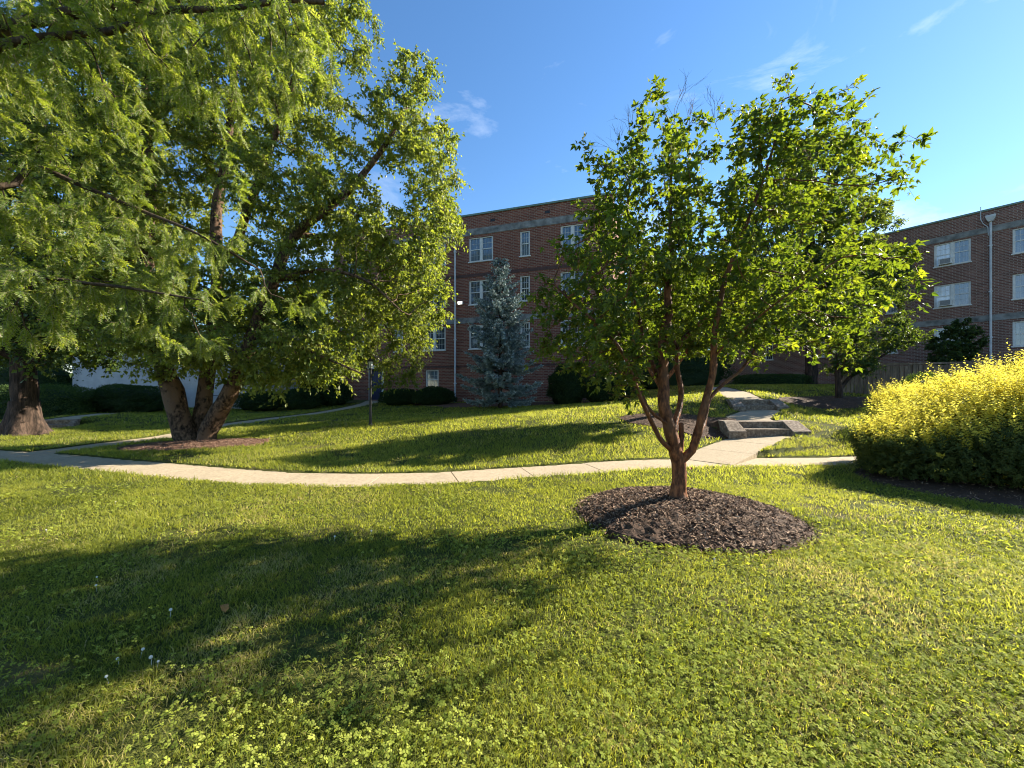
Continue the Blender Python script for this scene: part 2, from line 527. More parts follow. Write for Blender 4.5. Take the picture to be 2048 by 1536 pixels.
def walk_dist(X, Y):
    """signed distance to the nearest walkway's edge, and that walkway's height"""
    best = np.full(X.shape, 1e9)
    hz = np.zeros(X.shape)
    cv = np.full(X.shape, 0.07)
    for pts, hw, cd_ in _WP:
        lo, hi = pts[:, :2].min(0) - 2.5, pts[:, :2].max(0) + 2.5
        sel = np.where((X > lo[0]) & (X < hi[0]) & (Y > lo[1]) & (Y < hi[1]))[0]
        if not len(sel):
            continue
        x, y = X[sel], Y[sel]
        db, hb = np.full(len(sel), 1e9), np.zeros(len(sel))
        for i in range(len(pts) - 1):
            a, b = pts[i], pts[i + 1]
            ab = b[:2] - a[:2]
            t = np.clip(((x - a[0]) * ab[0] + (y - a[1]) * ab[1]) / max(ab @ ab, 1e-9), 0, 1)
            d = np.hypot(x - a[0] - t * ab[0], y - a[1] - t * ab[1]) - hw
            k = d < db
            db[k] = d[k]
            hb[k] = (a[2] + t * (b[2] - a[2]))[k]
        k = db < best[sel]
        best[sel[k]] = db[k]
        hz[sel[k]] = hb[k]
        cv[sel[k]] = cd_
    return best, hz, cv


BEDS = [  # name-like key, cx, cy, rx, ry, rot, mound height, material, chips
    ('maple', 2.2, 5.15, 1.36, 1.30, 0.0, 0.22, 'mulch', 16000),
    ('second', 5.15, 12.5, 1.75, 1.05, -0.25, 0.07, 'mulch', 2500),
    ('birch', -9.1, 11.6, 1.95, 1.05, 0.12, 0.10, 'mulch_red', 4000),
    ('shrub', 9.6, 7.0, 3.1, 2.35, 0.0, 0.06, 'mulch', 5000),
    ('fence', 13.6, 16.1, 3.0, 0.95, 0.0, 0.05, 'mulch', 1500),
    ('wall', 0.3, 23.3, 7.0, 1.5, -0.33, 0.05, 'mulch_red', 1500),
]


def bed_q(X, Y, b, edge=True):
    _, cx, cy, rx, ry, rot, h, _, _ = b
    c, s = math.cos(rot), math.sin(rot)
    u = ((X - cx) * c + (Y - cy) * s) / rx
    v = (-(X - cx) * s + (Y - cy) * c) / ry
    a = np.arctan2(v, u)
    wob = 1 + 0.03 * np.sin(3 * a + cx) + 0.025 * np.sin(7 * a + cy) + 0.012 * np.sin(17 * a)
    return np.hypot(u, v) / wob


def ground(X, Y, carve=True):
    X, Y = np.asarray(X, float), np.asarray(Y, float)
    sh = X.shape
    X, Y = X.ravel(), Y.ravel()
    z = tps(X, Y)
    z += 0.012 * np.sin(1.7 * X + 0.6 * Y) * np.sin(1.3 * Y - 0.4 * X) + 0.006 * np.sin(5.1 * X) * np.sin(4.3 * Y)
    d, h, cv = walk_dist(X, Y)
    t = np.clip((d + 0.02) / 0.9, 0, 1)
    t = t * t * (3 - 2 * t)
    z = np.where(d < 0.9, (h + 0.03) * (1 - t) + z * t, z)
    if carve:
        z = np.where(d < -0.02, np.minimum(z, h - cv), z)
    for b in BEDS:
        q = bed_q(X, Y, b)
        z = z - 0.03 * ((q < 1.0) & carve)
    return z.reshape(sh)


def G(x, y):
    return float(ground(np.array([x]), np.array([y]), False)[0])


xs = np.concatenate([[-420, -200, -100, -60], np.arange(-44, -23, 1.0), np.arange(-23, 17, 0.14), np.arange(17, 48, 1.0), [60, 100, 200, 420]])
ys = np.concatenate([[-200, -60, -30], np.arange(-14, 1, 1.0), np.arange(1, 27, 0.14), np.arange(27, 60, 1.0), [75, 100, 200, 420]])
GX, GY = np.meshgrid(xs, ys)
GZ = ground(GX, GY)
nx, ny = len(xs), len(ys)
i = np.arange(ny - 1)[:, None] * nx
k = np.arange(nx - 1)[None, :]
Q = np.stack([i + k, i + k + 1, i + nx + k + 1, i + nx + k], -1).reshape(-1, 4)
o = link('lawn', mesh_np('lawn', np.c_[GX.ravel(), GY.ravel(), GZ.ravel()], [Q], M['lawn'], smooth=True))
tag(o, 'gently rising lawn ground under the grass', None, kind='structure')


def strip_path(name, pts, hw, label, slab=1.45, thick=0.12, gap=0.009):
    seg = np.r_[0, np.cumsum(np.linalg.norm(np.diff(pts[:, :2], axis=0), axis=1))]
    n = max(1, int(round(seg[-1] / slab)))
    V, Fq, base = [], [], 0
    for s in range(n):
        a, b = seg[-1] * s / n + gap, seg[-1] * (s + 1) / n - gap
        tt = np.linspace(a, b, 7)
        c = np.stack([np.interp(tt, seg, pts[:, j]) for j in range(3)], -1)
        t2 = np.clip(np.stack([tt - 0.1, tt + 0.1], -1), 0, seg[-1])
        dx = np.interp(t2[:, 1], seg, pts[:, 0]) - np.interp(t2[:, 0], seg, pts[:, 0])
        dy = np.interp(t2[:, 1], seg, pts[:, 1]) - np.interp(t2[:, 0], seg, pts[:, 1])
        nn = nrm(np.c_[-dy, dx, 0 * dx])
        jit = (random.random() - 0.5) * 0.003
        up = np.array([0, 0, jit])
        L, R = c + nn * hw + up, c - nn * hw + up
        dn = np.array([0, 0, -thick])
        for ring in (L + dn, L, R, R + dn):
            V.append(ring)
        m = 7
        for r in range(3):
            for q in range(m - 1):
                Fq.append((base + r * m + q, base + r * m + q + 1, base + (r + 1) * m + q + 1, base + (r + 1) * m + q))
        Fq.append((base, base + m, base + 2 * m, base + 3 * m))
        Fq.append((base + m - 1, base + 4 * m - 1, base + 3 * m - 1, base + 2 * m - 1))
        base += 4 * m
    me = mesh_np(name, np.concatenate(V), [np.array(Fq)[:, ::-1]], M['path'])
    return tag(link(name, me), label, None, kind='structure')


plabels = ['curving concrete path across the lawn', 'concrete path leading up to the lower steps', 'concrete landing between two flights of steps',
           'shaded concrete path beyond the upper steps', 'narrow concrete path behind the birch', 'concrete path below the far left steps', 'concrete path above the far left steps']
for (pts, hw), lb in zip(WALK, plabels):
    dz = 0.0 if lb.startswith('curving') else (0.006 if 'landing' not in lb else 0.0)
    p = pts.copy()
    p[:, 2] += dz
    strip_path('path', p, hw, lb)


def steps(label, foot, top, width, cheek_l, cheek_r, rot=0.0):
    t = thing('garden_steps', label, 'steps', (foot[0], foot[1], foot[2]), rot)
    H = top[2] - foot[2]
    r = H / 2
    w = width / 2
    MB().box(-w, w, 0, 0.40, -0.25, r).build('step', M['step_concrete'], t, 0.012)
    MB().box(-w, w, 0.33, 0.75, -0.25, H).build('step', M['step_concrete'], t, 0.012)
    for s, cw in ((-1, cheek_l), (1, cheek_r)):
        a, b = s * (w + 0.004), s * (w + cw)
        spl = s * 0.08
        zf, zb = r * 0.7, H + 0.015
        V = [(a, -0.16, -0.3), (b + spl, -0.10, -0.3), (b, 0.75, -0.3), (a, 0.75, -0.3),
             (a, -0.12, zf), (b + spl, -0.07, zf), (b, 0.36, zb), (a, 0.36, zb), (b, 0.75, zb), (a, 0.75, zb)]
        Fc = [(0, 1, 5, 4), (4, 5, 6, 7), (7, 6, 8, 9), (2, 3, 9, 8), (0, 3, 2, 1)]
        sd = [(0, 4, 7, 9, 3), (1, 2, 8, 6, 5)]
        if s < 0:
            Fc = [f[::-1] for f in Fc]
            sd = [f[::-1] for f in sd]
        MB().add(V, [np.array(Fc), np.array(sd)]).build('cheek_wall', M['step_concrete'], t, 0.02)
    return t


steps('lower flight of two concrete steps with splayed side walls beside the mulch bed', FOOT1, TOP1, 1.30, 0.42, 0.50)
steps('upper flight of two concrete steps where the path meets the shade', FOOT2, TOP2, 1.12, 0.36, 0.40)
steps('small far flight of concrete steps right of the broad dark trunk', FOOT3, TOP3, 1.0, 0.16, 0.16, 0.35)


def bed(b, label):
    key, cx, cy, rx, ry, rot, h, mat, chips = b
    c, s = math.cos(rot), math.sin(rot)
    nr, na = 22, 90
    a = np.linspace(0, 2 * math.pi, na, endpoint=False)
    wob = 1 + 0.03 * np.sin(3 * a + cx) + 0.025 * np.sin(7 * a + cy) + 0.012 * np.sin(17 * a)
    rr = np.linspace(0, 1.0, nr + 1)[1:]
    u = (rr[:, None] * wob[None, :] * np.cos(a)).ravel() * rx
    v = (rr[:, None] * wob[None, :] * np.sin(a)).ravel() * ry
    q = np.repeat(rr, na)
    X, Y = cx + u * c - v * s, cy + u * s + v * c

    def prof(q):
        return h * (1 - np.clip(q, 0, 1) ** 2.2) ** 0.9

    Z = ground(X, Y, False) + prof(q) - 0.045 * (q > 0.985) + 0.01 + 0.012 * rng.standard_normal(len(q)) * (q < 0.97) * min(1, h * 6)
    V = np.vstack([np.c_[X, Y, Z], [[cx, cy, G(cx, cy) + h + 0.01]]])
    i = np.arange(nr - 1)[:, None] * na
    k = np.arange(na)[None, :]
    k2 = (k + 1) % na
    Qd = np.stack([i + k, i + k2, i + na + k2, i + na + k], -1).reshape(-1, 4)
    kk = np.arange(na)
    T = np.stack([np.full(na, nr * na), kk, (kk + 1) % na], -1)
    rnd = 0.42 + 0.16 * rng.random(len(V))
    # wood chips and shreds lying on it
    q2 = np.where(rng.random(chips) < 0.96, np.sqrt(rng.random(chips)) * 1.0, 0.97 + 0.09 * rng.random(chips))
    a2 = rng.random(chips) * 2 * math.pi
    u2, v2 = q2 * np.cos(a2) * rx, q2 * np.sin(a2) * ry
    CX, CY = cx + u2 * c - v2 * s, cy + u2 * s + v2 * c
    CZ = ground(CX, CY, False) + prof(q2) + 0.016 + 0.018 * rng.random(chips)
    n_ = nrm(rng.standard_normal((chips, 3)) * [0.45, 0.45, 0.2] + [0, 0, 0.8])
    d_ = nrm(np.cross(n_, rng.standard_normal((chips, 3))))
    e_ = np.cross(n_, d_)
    L = (0.007 + 0.026 * rng.random(chips) ** 1.8)[:, None]
    Wd = (0.0022 + 0.0055 * rng.random(chips))[:, None]
    pc = np.c_[CX, CY, CZ]
    CV = np.stack([pc - d_ * L - e_ * Wd, pc + d_ * L - e_ * Wd * 0.6, pc + d_ * L + e_ * Wd, pc - d_ * L + e_ * Wd], 1).reshape(-1, 3)
    CQ = np.arange(chips * 4).reshape(-1, 4) + len(V)
    cr = np.repeat(0.38 + 0.85 * rng.random(chips) ** 1.3, 4)
    me = mesh_np('mulch_bed', np.vstack([V, CV]), [Qd, T, CQ], M[mat], np.r_[rnd, cr])
    return tag(link('mulch_bed', me), label, None, kind='structure')


for b, lb in zip(BEDS, ['round mound of dark mulch around the copper barked maple', 'dark mulch bed left of the lower steps', 'reddish mulch under the three stemmed birch',
                        'dark mulch bed under the golden shrub', 'shaded mulch strip in front of the fence', 'brown mulch strip along the brick wall']):
    bed(b, lb)

# ------------------------------------------------------------------ grass and clover
SUN_AZ, SUN_EL = math.radians(67.5), math.radians(30)


def vnoise(X, Y, s, seed=0):
    """smooth value noise"""
    r = np.random.default_rng(1000 + seed)
    T = r.random((64, 64))
    x, y = X / s + 200, Y / s + 200
    xi, yi = np.floor(x).astype(int), np.floor(y).astype(int)
    fx, fy = x - xi, y - yi
    fx, fy = fx * fx * (3 - 2 * fx), fy * fy * (3 - 2 * fy)
    g = lambda i, j: T[i % 64, j % 64]
    return (g(xi, yi) * (1 - fx) + g(xi + 1, yi) * fx) * (1 - fy) + (g(xi, yi + 1) * (1 - fx) + g(xi + 1, yi + 1) * fx) * fy


def allowed(X, Y):
    d, _, _ = walk_dist(X, Y)
    ok = d > 0.015
    for b in BEDS:
        ok &= bed_q(X, Y, b) > 0.995
    # not inside the brick buildings
    for O, e, u0, u1 in ((np.array([-2.59, 26.2]), np.array([0.946, -0.324]), -12, 9), (np.array([29.4, 26.7]), np.array([0.586, -0.81]), -15, 14)):
        bk = np.array([-e[1], e[0]])
        u = (X - O[0]) * e[0] + (Y - O[1]) * e[1]
        v = (X - O[0]) * bk[0] + (Y - O[1]) * bk[1]
        ok &= ~((u > u0) & (u < u1) & (v > -0.05) & (v < 12))
    return ok


def scatter(y0, y1, dens, extra=0.6):
    A = 1.36 * (y1 ** 2 - y0 ** 2) + extra * (y1 - y0) * 2
    n = int(A * dens)
    Y = np.sqrt(rng.random(n) * (y1 ** 2 - y0 ** 2) + y0 ** 2)
    X = (rng.random(n) * 2 - 1) * (1.36 * Y + extra)
    k = allowed(X, Y)
    return X[k], Y[k]


gV, gQ, gR, gB = [], [], [], 0


def clover_amount(X, Y):
    c = vnoise(X, Y, 0.9, 5) * 0.6 + vnoise(X, Y, 0.35, 6) * 0.4
    side = np.clip((X + 1.2) / 2.4, 0, 1) * np.clip((5.2 - Y) / 2.5, 0, 1)
    near = np.clip((3.0 - Y) / 1.6, 0, 1)
    return np.clip(c * 0.9 - 0.42 + 0.55 * side + 0.22 * near, 0, 1)


def grass_zone(y0, y1, dens, hgt, wid, segs):
    global gB
    X, Y = scatter(y0, y1, dens)
    if y1 < 8:
        keep = rng.random(len(X)) > clover_amount(X, Y) * 0.75
        X, Y = X[keep], Y[keep]
    if y1 < 8:
        cl = vnoise(X, Y, 0.055 if y1 < 4.5 else 0.09, 21)
        keep = rng.random(len(X)) < 0.30 + 1.1 * cl
        X, Y = X[keep], Y[keep]
    bare = vnoise(X, Y, 0.32, 11) * 0.55 + vnoise(X, Y, 1.1, 12) * 0.45
    keep = rng.random(len(X)) > np.clip((bare - 0.62) * 6, 0, 0.85)
    X, Y = X[keep], Y[keep]
    n = len(X)
    Z = ground(X, Y, False)
    h = hgt * (0.55 + 0.8 * rng.random(n)) * (0.55 + 0.5 * vnoise(X, Y, 0.5, 1) + 0.5 * vnoise(X, Y, 0.13, 31))
    az = rng.random(n) * 2 * math.pi
    lean = (0.3 + 1.2 * rng.random(n)) * h
    w = wid * (0.7 + 0.6 * rng.random(n))
    d = np.c_[np.cos(az), np.sin(az), np.zeros(n)]
    sd = np.c_[-np.sin(az), np.cos(az), np.zeros(n)]
    tw = rng.random(n) * 2 * math.pi
    sd = nrm(sd * np.cos(tw)[:, None] + d * np.sin(tw)[:, None] * 0.8)
    p0 = np.c_[X, Y, Z - 0.005]
    if segs == 2:
        p1 = p0 + d * (lean * 0.30)[:, None] + [0, 0, 1] * (h * 0.62)[:, None]
        p2 = p0 + d * lean[:, None] + [0, 0, 1] * (h * (1.02 - 0.25 * rng.random(n)))[:, None]
        V = np.stack([p0 - sd * w[:, None], p0 + sd * w[:, None], p1 - sd * w[:, None] * 0.85, p1 + sd * w[:, None] * 0.85,
                      p2 - sd * w[:, None] * 0.12, p2 + sd * w[:, None] * 0.12], 1)
        q = np.array([[0, 1, 3, 2], [2, 3, 5, 4]])
        nv = 6
    else:
        p2 = p0 + d * lean[:, None] * 0.8 + [0, 0, 1] * h[:, None]
        V = np.stack([p0 - sd * w[:, None], p0 + sd * w[:, None], p2 + sd * w[:, None] * 0.2, p2 - sd * w[:, None] * 0.2], 1)
        q = np.array([[0, 1, 2, 3]])
        nv = 4
    gV.append(V.reshape(-1, 3))
    gQ.append((np.arange(n)[:, None, None] * nv + q[None] + gB).reshape(-1, 4))
    dry = vnoise(X, Y, 0.45, 3) * 0.5 + vnoise(X, Y, 1.6, 4) * 0.5
    r = 0.12 + 0.5 * rng.random(n) + 0.35 * (vnoise(X, Y, 0.8, 2) - 0.5)
    nearm = np.clip((6.5 - Y) / 3, 0, 1)
    r = np.where(rng.random(n) < np.clip((dry - 0.5) * 2.6, 0.02, 0.75) * (0.25 + 0.75 * nearm), 0.86 + 0.14 * rng.random(n), r)
    gR.append(np.repeat(np.clip(r, 0, 1), nv))
    gB += n * nv


grass_zone(1.15, 2.4, 14000, 0.037, 0.0019, 2)
grass_zone(2.4, 4.2, 7500, 0.038, 0.0026, 2)
grass_zone(4.2, 7.0, 3000, 0.042, 0.0040, 2)
grass_zone(7.0, 11.0, 1100, 0.055, 0.0065, 1)
grass_zone(11.0, 17.0, 420, 0.06, 0.011, 1)
grass_zone(17.0, 27.0, 150, 0.065, 0.018, 1)
# taller tufts hanging over the path edges and around beds
for b in BEDS[:4]:
    pass
o = link('grass', mesh_np('grass', np.concatenate(gV), [np.concatenate(gQ)], M['grass'], np.concatenate(gR)))
tag(o, 'short uneven lawn grass with dry straw patches', None, kind='stuff')

# clover: three rounded leaflets on a stalk
X, Y = [], []
for y0, y1, dn in ((1.15, 2.6, 2600), (2.6, 4.4, 1700), (4.4, 6.6, 700)):
    a_, b_ = scatter(y0, y1, dn)
    keep = rng.random(len(a_)) < clover_amount(a_, b_) * 1.25
    X.append(a_[keep])
    Y.append(b_[keep])
X, Y = np.concatenate(X), np.concatenate(Y)
n = len(X)
Z = ground(X, Y, False) + 0.022 + 0.04 * rng.random(n)
nv = nrm(rng.standard_normal((n, 3)) * [0.42, 0.42, 0.1] + [0, 0, 1])
t0 = nrm(np.cross(nv, rng.standard_normal((n, 3))))
t1 = np.cross(nv, t0)
sz = (0.0075 + 0.0065 * rng.random(n)) * np.where(Y > 3.5, 1.3, 1.0)
pc = np.c_[X, Y, Z]
V = []
for j in range(3):
    a = j * 2 * math.pi / 3
    d = t0 * math.cos(a) + t1 * math.sin(a)
    e = -t0 * math.sin(a) + t1 * math.cos(a)
    dn = nv * -0.15
    for (r, s, f) in ((0.05, 0, 0), (0.55, 0.52, 0.10), (1.05, 0.42, 0.0), (1.1, -0.42, 0.0), (0.55, -0.52, 0.10)):
        V.append(pc + (d * r + e * s + nv * f) * sz[:, None])
V = np.stack(V, 1).reshape(-1, 3)
Fp = (np.arange(n)[:, None, None] * 15 + np.arange(15).reshape(3, 5)[None]).reshape(-1, 5)
o = link('clover', mesh_np('clover', V, [Fp], M['clover'], np.repeat(np.clip(0.25 + 0.5 * rng.random(n) + 0.3 * (vnoise(X, Y, 0.6, 9) - 0.5), 0, 1), 15)))
tag(o, 'patches of white clover leaves growing through the grass', None, kind='stuff')

fl = MB()
fl.tube([(0, 0, 0), (0.003, 0, 0.04), (0.0, 0.002, 0.075)], [0.0012, 0.001, 0.001], 5)
for k in range(46):
    a, zz = k * 2.399963, 1 - 1.7 * (k + 0.5) / 46
    r_ = math.sqrt(max(0, 1 - zz * zz))
    dv = np.array([r_ * math.cos(a), r_ * math.sin(a), zz])
    c_ = np.array([0, 0, 0.08])
    fl.tube([c_ + dv * 0.003, c_ + dv * 0.011 + [0, 0, 0.002]], [0.0022, 0.0012], 4)
flower0 = fl.build('clover_flower', M['flower'])
fpx = [(303, 1338), (315, 1340), (196, 1165), (193, 1183), (280, 1320), (240, 1334), (340, 1243), (218, 1372), (780, 1062), (742, 1075), (1430, 1135), (668, 1085), (230, 1010), (95, 1068)]
for j, (px, py) in enumerate(fpx):
    Yd = CAMH * F / (py - HOR)
    Xd = (px - 1024) / F * Yd
    f = flower0 if j == 0 else flower0.copy()
    if j:
        COL.objects.link(f)
    f.location = (Xd, Yd, G(Xd, Yd) - 0.005)
    f.rotation_euler = (random.uniform(-.2, .2), random.uniform(-.2, .2), random.random() * 6)
    s_ = random.uniform(0.6, 0.95)
    f.scale = (s_, s_, s_)
    tag(f, 'small white clover flower head poking out of the lawn', 'flower', 'white clover flowers in the lawn')


# ------------------------------------------------------------------ trees
def leaf_mesh(pos, d, nml, L, W, shape='kite', fold=0.25, curl=0.15):
    """pos, d (axis), nml (n,3); L, W (n)"""
    d = nrm(d)
    s = nrm(np.cross(d, nml))
    u = np.cross(s, d)
    L, W = L[:, None], W[:, None]
    n = len(pos)
    if shape == 'kite':
        V = np.stack([pos, pos + d * L * 0.42 + s * W + u * W * fold, pos + d * L - u * L * curl, pos + d * L * 0.42 - s * W + u * W * fold], 1)
        q = np.array([[0, 1, 2, 3]])
        nv = 4
    else:
        V = np.stack([pos, pos + d * L * 0.30 + s * W + u * W * fold, pos + d * L * 0.66 + s * W * 0.72 + u * W * fold * 0.6 - u * L * curl * 0.4, pos + d * L - u * L * curl,
                      pos + d * L * 0.66 - s * W * 0.72 + u * W * fold * 0.6 - u * L * curl * 0.4, pos + d * L * 0.30 - s * W + u * W * fold], 1)
        q = np.array([[0, 1, 2, 3], [3, 4, 5, 0]])
        nv = 6
    F_ = (np.arange(n)[:, None, None] * nv + q[None]).reshape(-1, 4)
    return V.reshape(-1, 3), F_, nv


def colonize(nodes, parent, A, D, dk, iters=140, tropism=0.0, jitter=0.25, grav=0.0):
    nodes = [np.asarray(p, float) for p in nodes]
    parent = list(parent)
    A = np.asarray(A, float)
    Nn = np.array(nodes)
    d2 = ((A[:, None] - Nn[None]) ** 2).sum(-1)
    near = d2.argmin(1)
    dist = np.sqrt(d2.min(1))
    kids = {}
    for _ in range(iters):
        if not len(A):
            break
        arr = np.array(nodes)
        dirs = nrm(A - arr[near]) * (1.0 / (0.4 + dist))[:, None]
        acc = np.zeros_like(arr)
        np.add.at(acc, near, dirs)
        act = np.unique(near)
        new = []
        for a in act:
            if kids.get(a, 0) >= 3:
                continue
            v = acc[a]
            ln = np.linalg.norm(v)
            if ln < 1e-6:
                continue
            v = v / ln + rng.standard_normal(3) * jitter + [0, 0, tropism]
            v = v / np.linalg.norm(v)
            kids[a] = kids.get(a, 0) + 1
            new.append((a, arr[a] + v * D))
        if not new:
            break
        b0 = len(nodes)
        for a, p in new:
            nodes.append(p)
            parent.append(int(a))
        NP = np.array([p for _, p in new])
        dd = np.sqrt(((A[:, None] - NP[None]) ** 2).sum(-1))
        m = dd.argmin(1)
        mn = dd[np.arange(len(A)), m]
        k = mn < dist
        near[k] = b0 + m[k]
        dist[k] = mn[k]
        keep = dist > dk
        # drop attractors whose node is saturated
        sat = np.array([kids.get(x, 0) >= 3 for x in near])
        keep &= ~(sat & (dist < 2.5 * D))
        A, near, dist = A[keep], near[keep], dist[keep]
    return np.array(nodes), np.array(parent)


def skeleton_mesh(nodes, parent, tip, R, power=2.3, rmin=0.0, given=None, sides=(18, 9, 5, 4), cap=None):
    n = len(nodes)
    ch = [[] for _ in range(n)]
    for i in range(n):
        if parent[i] >= 0:
            ch[parent[i]].append(i)
    order = []
    st = [i for i in range(n) if parent[i] < 0]
    while st:
        a = st.pop()
        order.append(a)
        st.extend(ch[a])
    r = np.zeros(n)
    for a in reversed(order):
        r[a] = tip if not ch[a] else sum(r[c] ** power for c in ch[a]) ** (1 / power)
    rmaxroot = max(r[x] for x in range(n) if parent[x] < 0)
    f = (R - tip) / max(rmaxroot - tip, 1e-6)
    r = tip + (r - tip) * f
    if given is not None:
        if cap:
            free = np.ones(n, bool)
            free[list(given)] = False
            r[free] = np.minimum(tip + (r[free] - tip) * 0.4, cap)
        for i, g in given.items():
            r[i] = g
    # flow of radius never grows outward
    for a in order:
        if parent[a] >= 0:
            r[a] = min(r[a], r[parent[a]])
    V, Q, base = [], [], 0
    starts = [(x, None) for x in range(n) if parent[x] < 0]
    while starts:
        a, p = starts.pop()
        chain = [] if p is None else [p]
        rad = [] if p is None else [min(r[p], r[a] * 1.05)]
        while True:
            chain.append(a)
            rad.append(r[a])
            if not ch[a]:
                break
            c = sorted(ch[a], key=lambda x: -r[x])
            for x in c[1:]:
                starts.append((x, a))
            a = c[0]
        if len(chain) < 2 or rad[-1] < rmin and rad[0] < rmin:
            continue
        rm = max(rad)
        ns = sides[0] if rm > 0.08 else sides[1] if rm > 0.03 else sides[2] if rm > 0.012 else sides[3]
        v, q = tube_arrays(nodes[chain], np.array(rad), ns)
        if rm > 0.045:
            cc = np.repeat(nodes[chain], ns, axis=0)
            v = cc + (v - cc) * (1 + 0.07 * rng.standard_normal(len(v)))[:, None]
        V.append(v)
        Q.append(q + base)
        base += len(v)
    return np.concatenate(V), np.concatenate(Q), r, ch


def blob_points(blobs, n):
    """blobs: (center3, radii3, weight)"""
    w = np.array([b[2] for b in blobs], float)
    cnt = rng.multinomial(n, w / w.sum())
    out = []
    for (c, r, _), k in zip(blobs, cnt):
        v = nrm(rng.standard_normal((k, 3))) * (rng.random(k) ** (1 / 2.4))[:, None]
        out.append(np.asarray(c) + v * np.asarray(r))
    return np.concatenate(out)


def pxblobs(lst, Y, dy):
    """(px, py, rx, ry[, depth offset[, depth radius]]) -> world ellipsoids"""
    out = []
    for b in lst:
        px, py, rx, ry = b[:4]
        off = b[4] if len(b) > 4 else 0.0
        dr = b[5] if len(b) > 5 else dy
        y = Y + off
        out.append((P(px, py, y), (rx / F * y, dr, ry / F * y), rx * ry * dr))
    return out


def twigs_and_leaves(nodes, parent, r, ch, rmax, per, twl, nleaf, size, asp, droop=0.25, up=0.5, shape='kite', spread=0.9, trif=False, colour=(0.2, 0.55), clump=0.35, twig_r=0.0025, hang=0.0):
    """short leafy twiglets on every thin branch"""
    idx = np.where((r <= rmax) & (parent >= 0))[0]
    idx = np.repeat(idx, per)
    n = len(idx)
    t = rng.random(n)[:, None]
    a, b = nodes[parent[idx]], nodes[idx]
    p0 = a * (1 - t) + b * t
    bd = nrm(b - a)
    td = nrm(bd * 0.7 + rng.standard_normal((n, 3)) * spread + [0, 0, 0.25 - hang])
    tl = twl * (0.4 + 0.8 * rng.random(n))
    # twiglet tubes (three sided)
    p1 = p0 + td * tl[:, None] * 0.5
    p2 = p0 + td * tl[:, None] - np.array([0, 0, 1]) * (tl * droop * 0.6)[:, None]
    s = nrm(np.cross(td, rng.standard_normal((n, 3))))
    u = np.cross(td, s)
    rings = []
    for p, w in ((p0, 1.0), (p1, 0.8), (p2, 0.4)):
        for k in range(3):
            an = k * 2 * math.pi / 3
            rings.append(p + (s * math.cos(an) + u * math.sin(an)) * twig_r * w)
    TV = np.stack(rings, 1).reshape(-1, 3)
    q = np.array([[0, 1, 4, 3], [1, 2, 5, 4], [2, 0, 3, 5], [3, 4, 7, 6], [4, 5, 8, 7], [5, 3, 6, 8]])
    TQ = (np.arange(n)[:, None, None] * 9 + q[None]).reshape(-1, 4)
    # leaves
    m = n * nleaf
    ti = np.repeat(np.arange(n), nleaf)
    tt = np.tile((np.arange(nleaf) + 0.6) / nleaf, n) + rng.uniform(-0.1, 0.1, m)
    tt = np.clip(tt, 0.05, 1.02)[:, None]
    pos = (1 - tt) ** 2 * p0[ti] + 2 * tt * (1 - tt) * p1[ti] + tt ** 2 * p2[ti]
    side = s[ti] * np.where(np.tile(np.arange(nleaf) % 2, n) == 0, 1, -1)[:, None]
    ld = nrm(td[ti] * 0.6 + side * 0.8 + rng.standard_normal((m, 3)) * 0.45 - np.array([0, 0, droop + hang]))
    ln = nrm(rng.standard_normal((m, 3)) * 0.55 + [0, 0, up])
    sz = size * (0.45 + 0.9 * rng.random(m))
    tone = np.clip(colour[0] + (colour[1] - colour[0]) * rng.random(n) + clump * (rng.random(n) - 0.5), 0, 1)
    col = np.clip(tone[ti] + rng.uniform(-0.15, 0.15, m), 0, 1)
    if trif:
        st = nrm(np.cross(ld, ln))
        P_, D_, N_, S_, C_ = [], [], [], [], []
        for ang, sc in ((0, 1.0), (0.95, 0.82), (-0.95, 0.82)):
            P_.append(pos + ld * sz[:, None] * 0.3)
            D_.append(ld * math.cos(ang) + st * math.sin(ang))
            N_.append(ln + rng.standard_normal((m, 3)) * 0.15)
            S_.append(sz * sc)
            C_.append(col)
        pos, ld, ln, sz, col = np.concatenate(P_), np.concatenate(D_), np.concatenate(N_), np.concatenate(S_), np.concatenate(C_)
    V, Fq, nv = leaf_mesh(pos, ld, ln, sz, sz * asp, shape)
    return TV, TQ, V, Fq, np.repeat(col, nv)


def seeds_from(stems, step):
    """stems: list of (parent stem index or -1, points, r0, r1). Returns nodes, parents, radii"""
    nodes, par, rad, ends = [], [], {}, []
    sidx = []
    for ps, pts, r0, r1 in stems:
        pl = smooth_poly(pts, step)
        ids = []
        for j, p in enumerate(pl):
            if j == 0 and ps >= 0:
                q = np.array([nodes[x] for x in sidx[ps]])
                near = sidx[ps][int(((q - p) ** 2).sum(1).argmin())]
                last = near
                continue
            if j == 0:
                nodes.append(p)
                par.append(-1)
            else:
                nodes.append(p)
                par.append(last)
            last = len(nodes) - 1
            ids.append(last)
            rad[last] = r0 + (r1 - r0) * j / max(1, len(pl) - 1)
        sidx.append(ids)
    return nodes, par, rad


def merge(*parts):
    V, Fc, b = [], [], 0
    for v, f in parts:
        V.append(v)
        Fc.append(f + b)
        b += len(v)
    return np.concatenate(V), np.concatenate(Fc)


